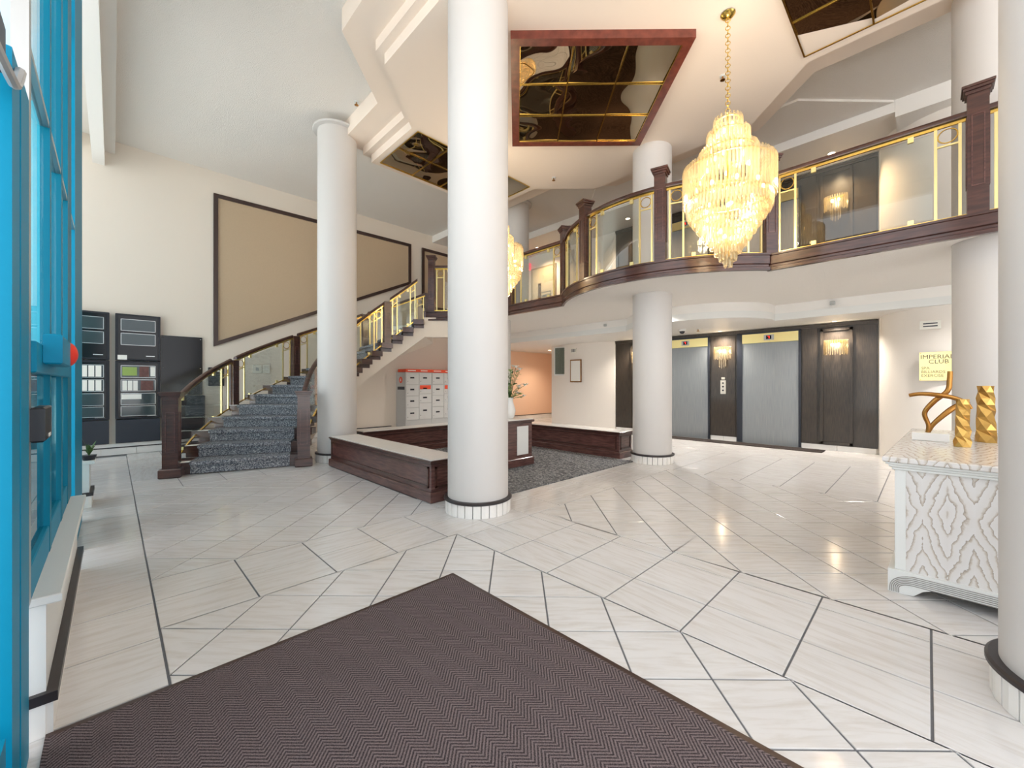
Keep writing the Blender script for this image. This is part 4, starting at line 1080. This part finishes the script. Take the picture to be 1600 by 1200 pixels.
obj('case', MB().bev(-0.05, 0.05, -0.17, 0.17, -0.11, 0.11, 0.006), 'exit_red', t)
text_mesh('lettering', 'EXIT', 0.16, 'paper', t, Matrix.Translation((-0.052, 0.15, -0.055)) @ FX)
obj('hanger', MB().box(-0.01, 0.01, -0.03, 0.03, 0.11, 0.319), 'alu', t)
t = thing('fire_alarm_box', 'small red fire alarm pull box beside the upstairs door', 'alarm', (XE - 0.025, 9.18, Z2 + 1.12))
obj('case', MB().bev(-0.06, 0, -0.06, 0.06, -0.11, 0.11, 0.005), 'red_box', t); obj('handle', MB().box(-0.07, -0.0605, -0.035, 0.035, -0.03, 0.0), 'paper', t)
t = thing('fire_hose_cabinet', 'tall red fire cabinet on the upstairs wall near the corner', 'fire cabinet', (XE - 0.025, 9.66, Z2 + 1.05))
obj('case', MB().bev(-0.12, 0, -0.16, 0.16, -0.33, 0.33, 0.008), 'red_box', t); obj('handle', MB().box(-0.13, -0.1205, 0.09, 0.11, -0.05, 0.05), 'alu', t)

# ============================================================ ceiling fittings
def sprinkler(x, y, z, lbl):
    t = thing('sprinkler', lbl, 'sprinkler', (x, y, z))
    obj('escutcheon', MB().lathe([(0.035, 0), (0.035, -0.006), (0.012, -0.012)], (0, 0), 16), 'white_paint', t)
    obj('head', MB().lathe([(0.009, -0.006), (0.009, -0.05), (0.03, -0.052), (0.03, -0.056), (0.006, -0.06)], (0, 0), 10), 'bronze', t)
sprinkler(2.62, 6.02, 5.50, 'sprinkler head on the upper ceiling beside the stair column')
sprinkler(3.86, 4.86, 5.0, 'sprinkler head on ceiling above the far mirror corner')
sprinkler(5.72, 4.76, 5.0, 'sprinkler head on ceiling above the balcony newel')
sprinkler(5.30, 1.75, 5.0, 'sprinkler head on ceiling right of the chandelier chain')
def pendent(x, y, z, lbl):
    t = thing('sprinkler', lbl, 'sprinkler', (x, y, z))
    obj('disc', MB().lathe([(0.001, -0.03), (0.03, -0.022), (0.045, 0)], (0, 0), 16), 'alu', t, smooth=True)
t = thing('sidewall_sprinkler', 'round sidewall sprinkler on bulkhead left of the round column', 'sprinkler', (8.02, 5.15, 2.59)); obj('disc', MB().bev(-0.03, 0.02, -0.03, 0.03, -0.03, 0.03, 0.01), 'alu', t)
t = thing('sidewall_sprinkler', 'round sidewall sprinkler on the bulkhead above the right oak panel', 'sprinkler', (8.60, 1.12, 2.60)); obj('disc', MB().bev(-0.03, 0.02, -0.035, 0.035, -0.035, 0.035, 0.01), 'alu', t)
t = thing('security_camera', 'white dome security camera on the soffit in front of the lifts', 'camera', (8.55, 3.62, 2.40))
obj('housing', MB().lathe([(0.07, 0), (0.07, -0.03), (0.06, -0.045)], (0, 0), 20), 'white_paint', t, smooth=True)
obj('dome', MB().lathe([(0.055, -0.045), (0.05, -0.07), (0.03, -0.092), (0.002, -0.1)], (0, 0), 20), 'black_plastic', t, smooth=True)
sprinkler(8.7, 3.35, 2.40, 'sprinkler head beside the dome camera on the lift soffit')
def downlight(x, y, z, e, lbl, r=0.06, col=(1, 0.9, 0.78)):
    t = thing('recessed_light', lbl, 'ceiling light', (x, y, z))
    obj('trim_ring', MB().lathe([(r, 0), (r + 0.025, -0.004), (r + 0.02, -0.009), (r, -0.006), (r, 0)], (0, 0), 24, caps=False), 'white_paint', t)
    obj('lens', MB().lathe([(0.001, -0.003), (r, -0.003), (r, -0.001), (0.001, -0.001)], (0, 0), 24), 'lamp_lens', t)
    ld = bpy.data.lights.new('recessed_lamp', 'SPOT'); ld.energy = e; ld.color = col; ld.spot_size = R(140); ld.spot_blend = 0.9; ld.shadow_soft_size = 0.06
    lo = bpy.data.objects.new('recessed_lamp', ld); COL.objects.link(lo); lo.parent = t; lo.location = (0, 0, -0.03)
downlight(10.6, 9.0, 2.40, 120, 'small recessed light in the warm corridor ceiling', 0.06, (1, 0.84, 0.66))
downlight(9.42, 1.20, 2.40, 150, 'small recessed light above the right oak panel, ground floor', 0.035)
downlight(9.42, 3.165, 2.40, 150, 'small recessed light above the lamp between the lift doors', 0.035)
downlight(9.42, 5.17, 2.40, 150, 'small recessed light above the left oak panel, ground floor', 0.035)
downlight(7.08, 3.55, ZS, 170, 'added fill light in the balcony soffit behind the round column', 0.05, (1, 0.95, 0.9))  # added fill, brightens the area under the balcony
downlight(7.5, -0.57, ZS, 170, 'added fill light in the soffit behind the column by the sideboard', 0.05, (1, 0.95, 0.9))  # another added fill, hidden by the column
downlight(6.75, 7.6, ZS, 170, 'added fill light in the soffit near the mail lockers', 0.05, (1, 0.95, 0.9))  # third soffit fill, also added to lift the brightness
for yy, w in ((-2.0, 'right end, behind the right column'), (1.2, 'above the upstairs wall lamp'), (3.2, 'over the middle of the upstairs lift panel'), (5.2, 'over the left part of the upstairs lift panel'), (8.2, 'in front of the upstairs exit door')):
    downlight(9.1, yy, 5.26 if yy < 0 else 5.34, 190, 'added fill light in the upstairs ceiling, ' + w, 0.05, (1, 0.70, 0.42))  # row of lamps added to brighten and warm the upper level
t = thing('ceiling_speaker', 'round flush speaker in the ceiling behind the chandelier', 'speaker', (7.75, 2.35, 5.52)); obj('grille', MB().lathe([(0.12, 0), (0.13, -0.01), (0.12, -0.014), (0.001, -0.014)], (0, 0), 28), 'silver', t)

# ============================================================ entrance glazing at the left
GX = -0.20
def zbox(a, b, c, d, e, f): return MB().box(a, b, c, d, e, f)
t = thing('entrance_door', 'teal framed entrance door at the left edge, closest to the camera', 'door', (GX, 1.9, 0))
obj('leading_stile', MB().bev(-0.07, 0.0, 0.04, 0.20, 0.0, 2.2, 0.004), 'teal', t)
obj('jamb', MB().bev(-0.09, -0.002, -0.10, 0.03, 0.0, 2.2, 0.004), 'teal', t)
obj('far_stile', MB().bev(-0.07, -0.01, -1.45, -1.30, 0.0, 2.2, 0.004), 'teal', t)
obj('head_rail', MB().box(-0.07, -0.005, -1.29, -0.17, 2.08, 2.2), 'navy', t)
obj('door_glass', MB().box(-0.045, -0.035, -1.29, -0.17, 0.3, 2.08), 'window_glass', t)
obj('kick_rail', MB().box(-0.07, -0.005, -1.29, -0.17, 0.0, 0.3), 'teal', t)
t = thing('door_closer', 'curved grey door closer arm on top of the near teal frame', 'door closer', (GX, 1.75, 2.1))
obj('arm', MB().tube(spline([(0.0, -0.3, -0.06), (0.01, -0.12, -0.06), (0.01, 0.0, -0.03), (0.01, 0.08, 0.05)]), 0.012, 8), 'silver', t, smooth=True)
gw = thing('glazed_screen', 'teal framed glass screen beside the entrance door, standing on white sill box', 'window wall', (GX, 0, 0))
def mull(y0, y1, z0, z1, mat='teal', d=0.10): return obj('mullion', MB().bev(-d, 0.0, y0, y1, z0, z1, 0.004), mat, gw)
mull(2.105, 2.15, 0.50, ZC - 0.5, 'alu', 0.04)
mull(2.74, 2.80, 0.50, 5.0, 'teal_dark', 0.03)
mull(3.30, 3.38, 0.50, 5.0, 'teal_dark', 0.03)
mull(3.75, 4.05, 0.50, 5.0, 'teal_dark'); mull(4.42, 5.4, 0.0, 5.0, 'teal', 0.14)
obj('mid_rail', MB().bev(-0.08, 0.012, 2.16, 3.74, 1.29, 1.40, 0.004), 'teal', gw)
obj('bottom_rail', MB().bev(-0.08, -0.002, 2.16, 3.74, 0.50, 0.62, 0.004), 'teal', gw)
obj('top_bar', MB().box(-0.03, -0.002, 2.15, 5.4, 2.39, 2.415), 'alu', gw)
for (a, b) in ((2.16, 2.735), (2.805, 3.295), (3.385, 3.745)):
    obj('tinted_pane', MB().box(-0.025, -0.019, a, b, 0.62, 1.29), 'tint_glass', gw)
    obj('upper_pane', MB().box(-0.025, -0.019, a, b, 1.40, 2.39), 'window_glass', gw)
    obj('top_pane', MB().box(-0.025, -0.019, a, b, 2.42, 5.0), 'window_glass', gw)
obj('far_pane', MB().box(-0.70, -0.694, 5.58, YW - 0.02, 0.1, 5.2), 'window_glass', gw)
for y in (5.6, 7.1, 8.6, 9.9): obj('mullion', MB().bev(-0.74, -0.66, y, y + 0.08, 0.0, 5.2, 0.004), 'teal', gw)
struct('wall_window', MB().box(-0.76, -0.64, 5.6, YW, 5.2, ZC), 'wall')
t = thing('red_door_release', 'red rounded end of the teal push rail on the glass screen', 'door release', (GX + 0.013, 2.62, 1.385))
obj('housing', MB().bev(0.0, 0.05, -0.30, 0.10, -0.06, 0.055, 0.006), 'teal', t)
obj('red_cap', MB().ball((0.032, 0.13, 0.0), 0.042, 16, 10, 1.4), 'red_plastic', t, smooth=True)
t = thing('card_reader', 'black box with a small white mark on the near teal frame', 'card reader', (GX + 0.0, 2.085, 1.11))
obj('case', MB().bev(0.0, 0.035, 0.03, 0.22, -0.06, 0.06, 0.006), 'black_plastic', t)
obj('side_plate', MB().bev(0.0, 0.034, 0.221, 0.245, -0.055, 0.06, 0.003), 'silver', t)
obj('white_mark', MB().box(0.0355, 0.037, 0.12, 0.18, -0.048, -0.036), 'paper', t)
# vestibule seen through the glass
vb = thing('vestibule_wall', 'teal boarded end wall of the vestibule behind the glass screen', 'wall panel', (-0.2, 5.5, 0))
for k in range(9):
    x = -0.10 - 0.155 * k
    obj('board', MB().bev(x - 0.15, x, 0.0, 0.05, 0.0, 3.74, 0.004), 'teal_light', vb)
struct('ceiling_vestibule', MB().box(-2.0, -0.31, 0.6, 5.6, 3.75, 3.9), 'white_paint')
# sill boxes
def sill(name, lbl, y0, y1, h=0.50):
    t = thing(name, lbl, 'sill', (GX, y0, 0)); L = y1 - y0
    obj('box', MB().box(-0.18, 0.03, 0.012, L - 0.012, 0.125, h - 0.03), 'white_paint', t)
    obj('cap', MB().bev(-0.19, 0.07, -0.012, L + 0.01, h - 0.03, h, 0.004), 'white_paint', t)
    obj('bead', MB().box(-0.18, 0.06, -0.01, L, 0.12, 0.155), 'black_trim', t)
    n = max(1, round(L / 0.45))
    for k in range(n): obj('skirting_tile', MB().box(0.03, 0.048, k * L / n + 0.003, (k + 1) * L / n - 0.003, 0.001, 0.12), 'white_trim', t)
    obj('skirting_tile', MB().box(-0.17, 0.03, -0.005, 0.012, 0.001, 0.12), 'white_trim', t)
    obj('core', MB().box(-0.18, 0.029, 0.013, L - 0.012, 0.0, 0.12), 'grout', t)
    return t
sill('sill_box', 'near white boxed sill below the teal glass screen, with dark bead', 2.19, 4.0)
sill('sill_box', 'small white box sill beyond the teal frame, carrying a plant', 5.92, 6.32, 0.47)
pt = thing('potted_plant', 'small green leafy plant on the far white sill', 'plant', (-0.175, 6.03, 0.471))
obj('pot', MB().lathe([(0.045, 0), (0.06, 0.05), (0.055, 0.05), (0.01, 0.045)], (0, 0), 16), 'black_plastic', pt, smooth=True)
rn = random.Random(9)
for k in range(16):
    a = rn.uniform(0, 2 * PI); h = rn.uniform(0.10, 0.26); r = rn.uniform(0.02, 0.08); m = MB()
    b = Vector((0, 0, 0.04)); tip = Vector((r * math.cos(a), r * math.sin(a), h)); mid = (b + tip) / 2 + Vector((0, 0, 0.02)); s_ = Vector((-math.sin(a), math.cos(a), 0)) * 0.013
    m.add([b, mid + s_, tip, mid - s_, mid + Vector((0, 0, 0.006))], [(0, 1, 4), (1, 2, 4), (2, 3, 4), (3, 0, 4)]); obj('leaf', m, 'leaf', pt, fix=False)
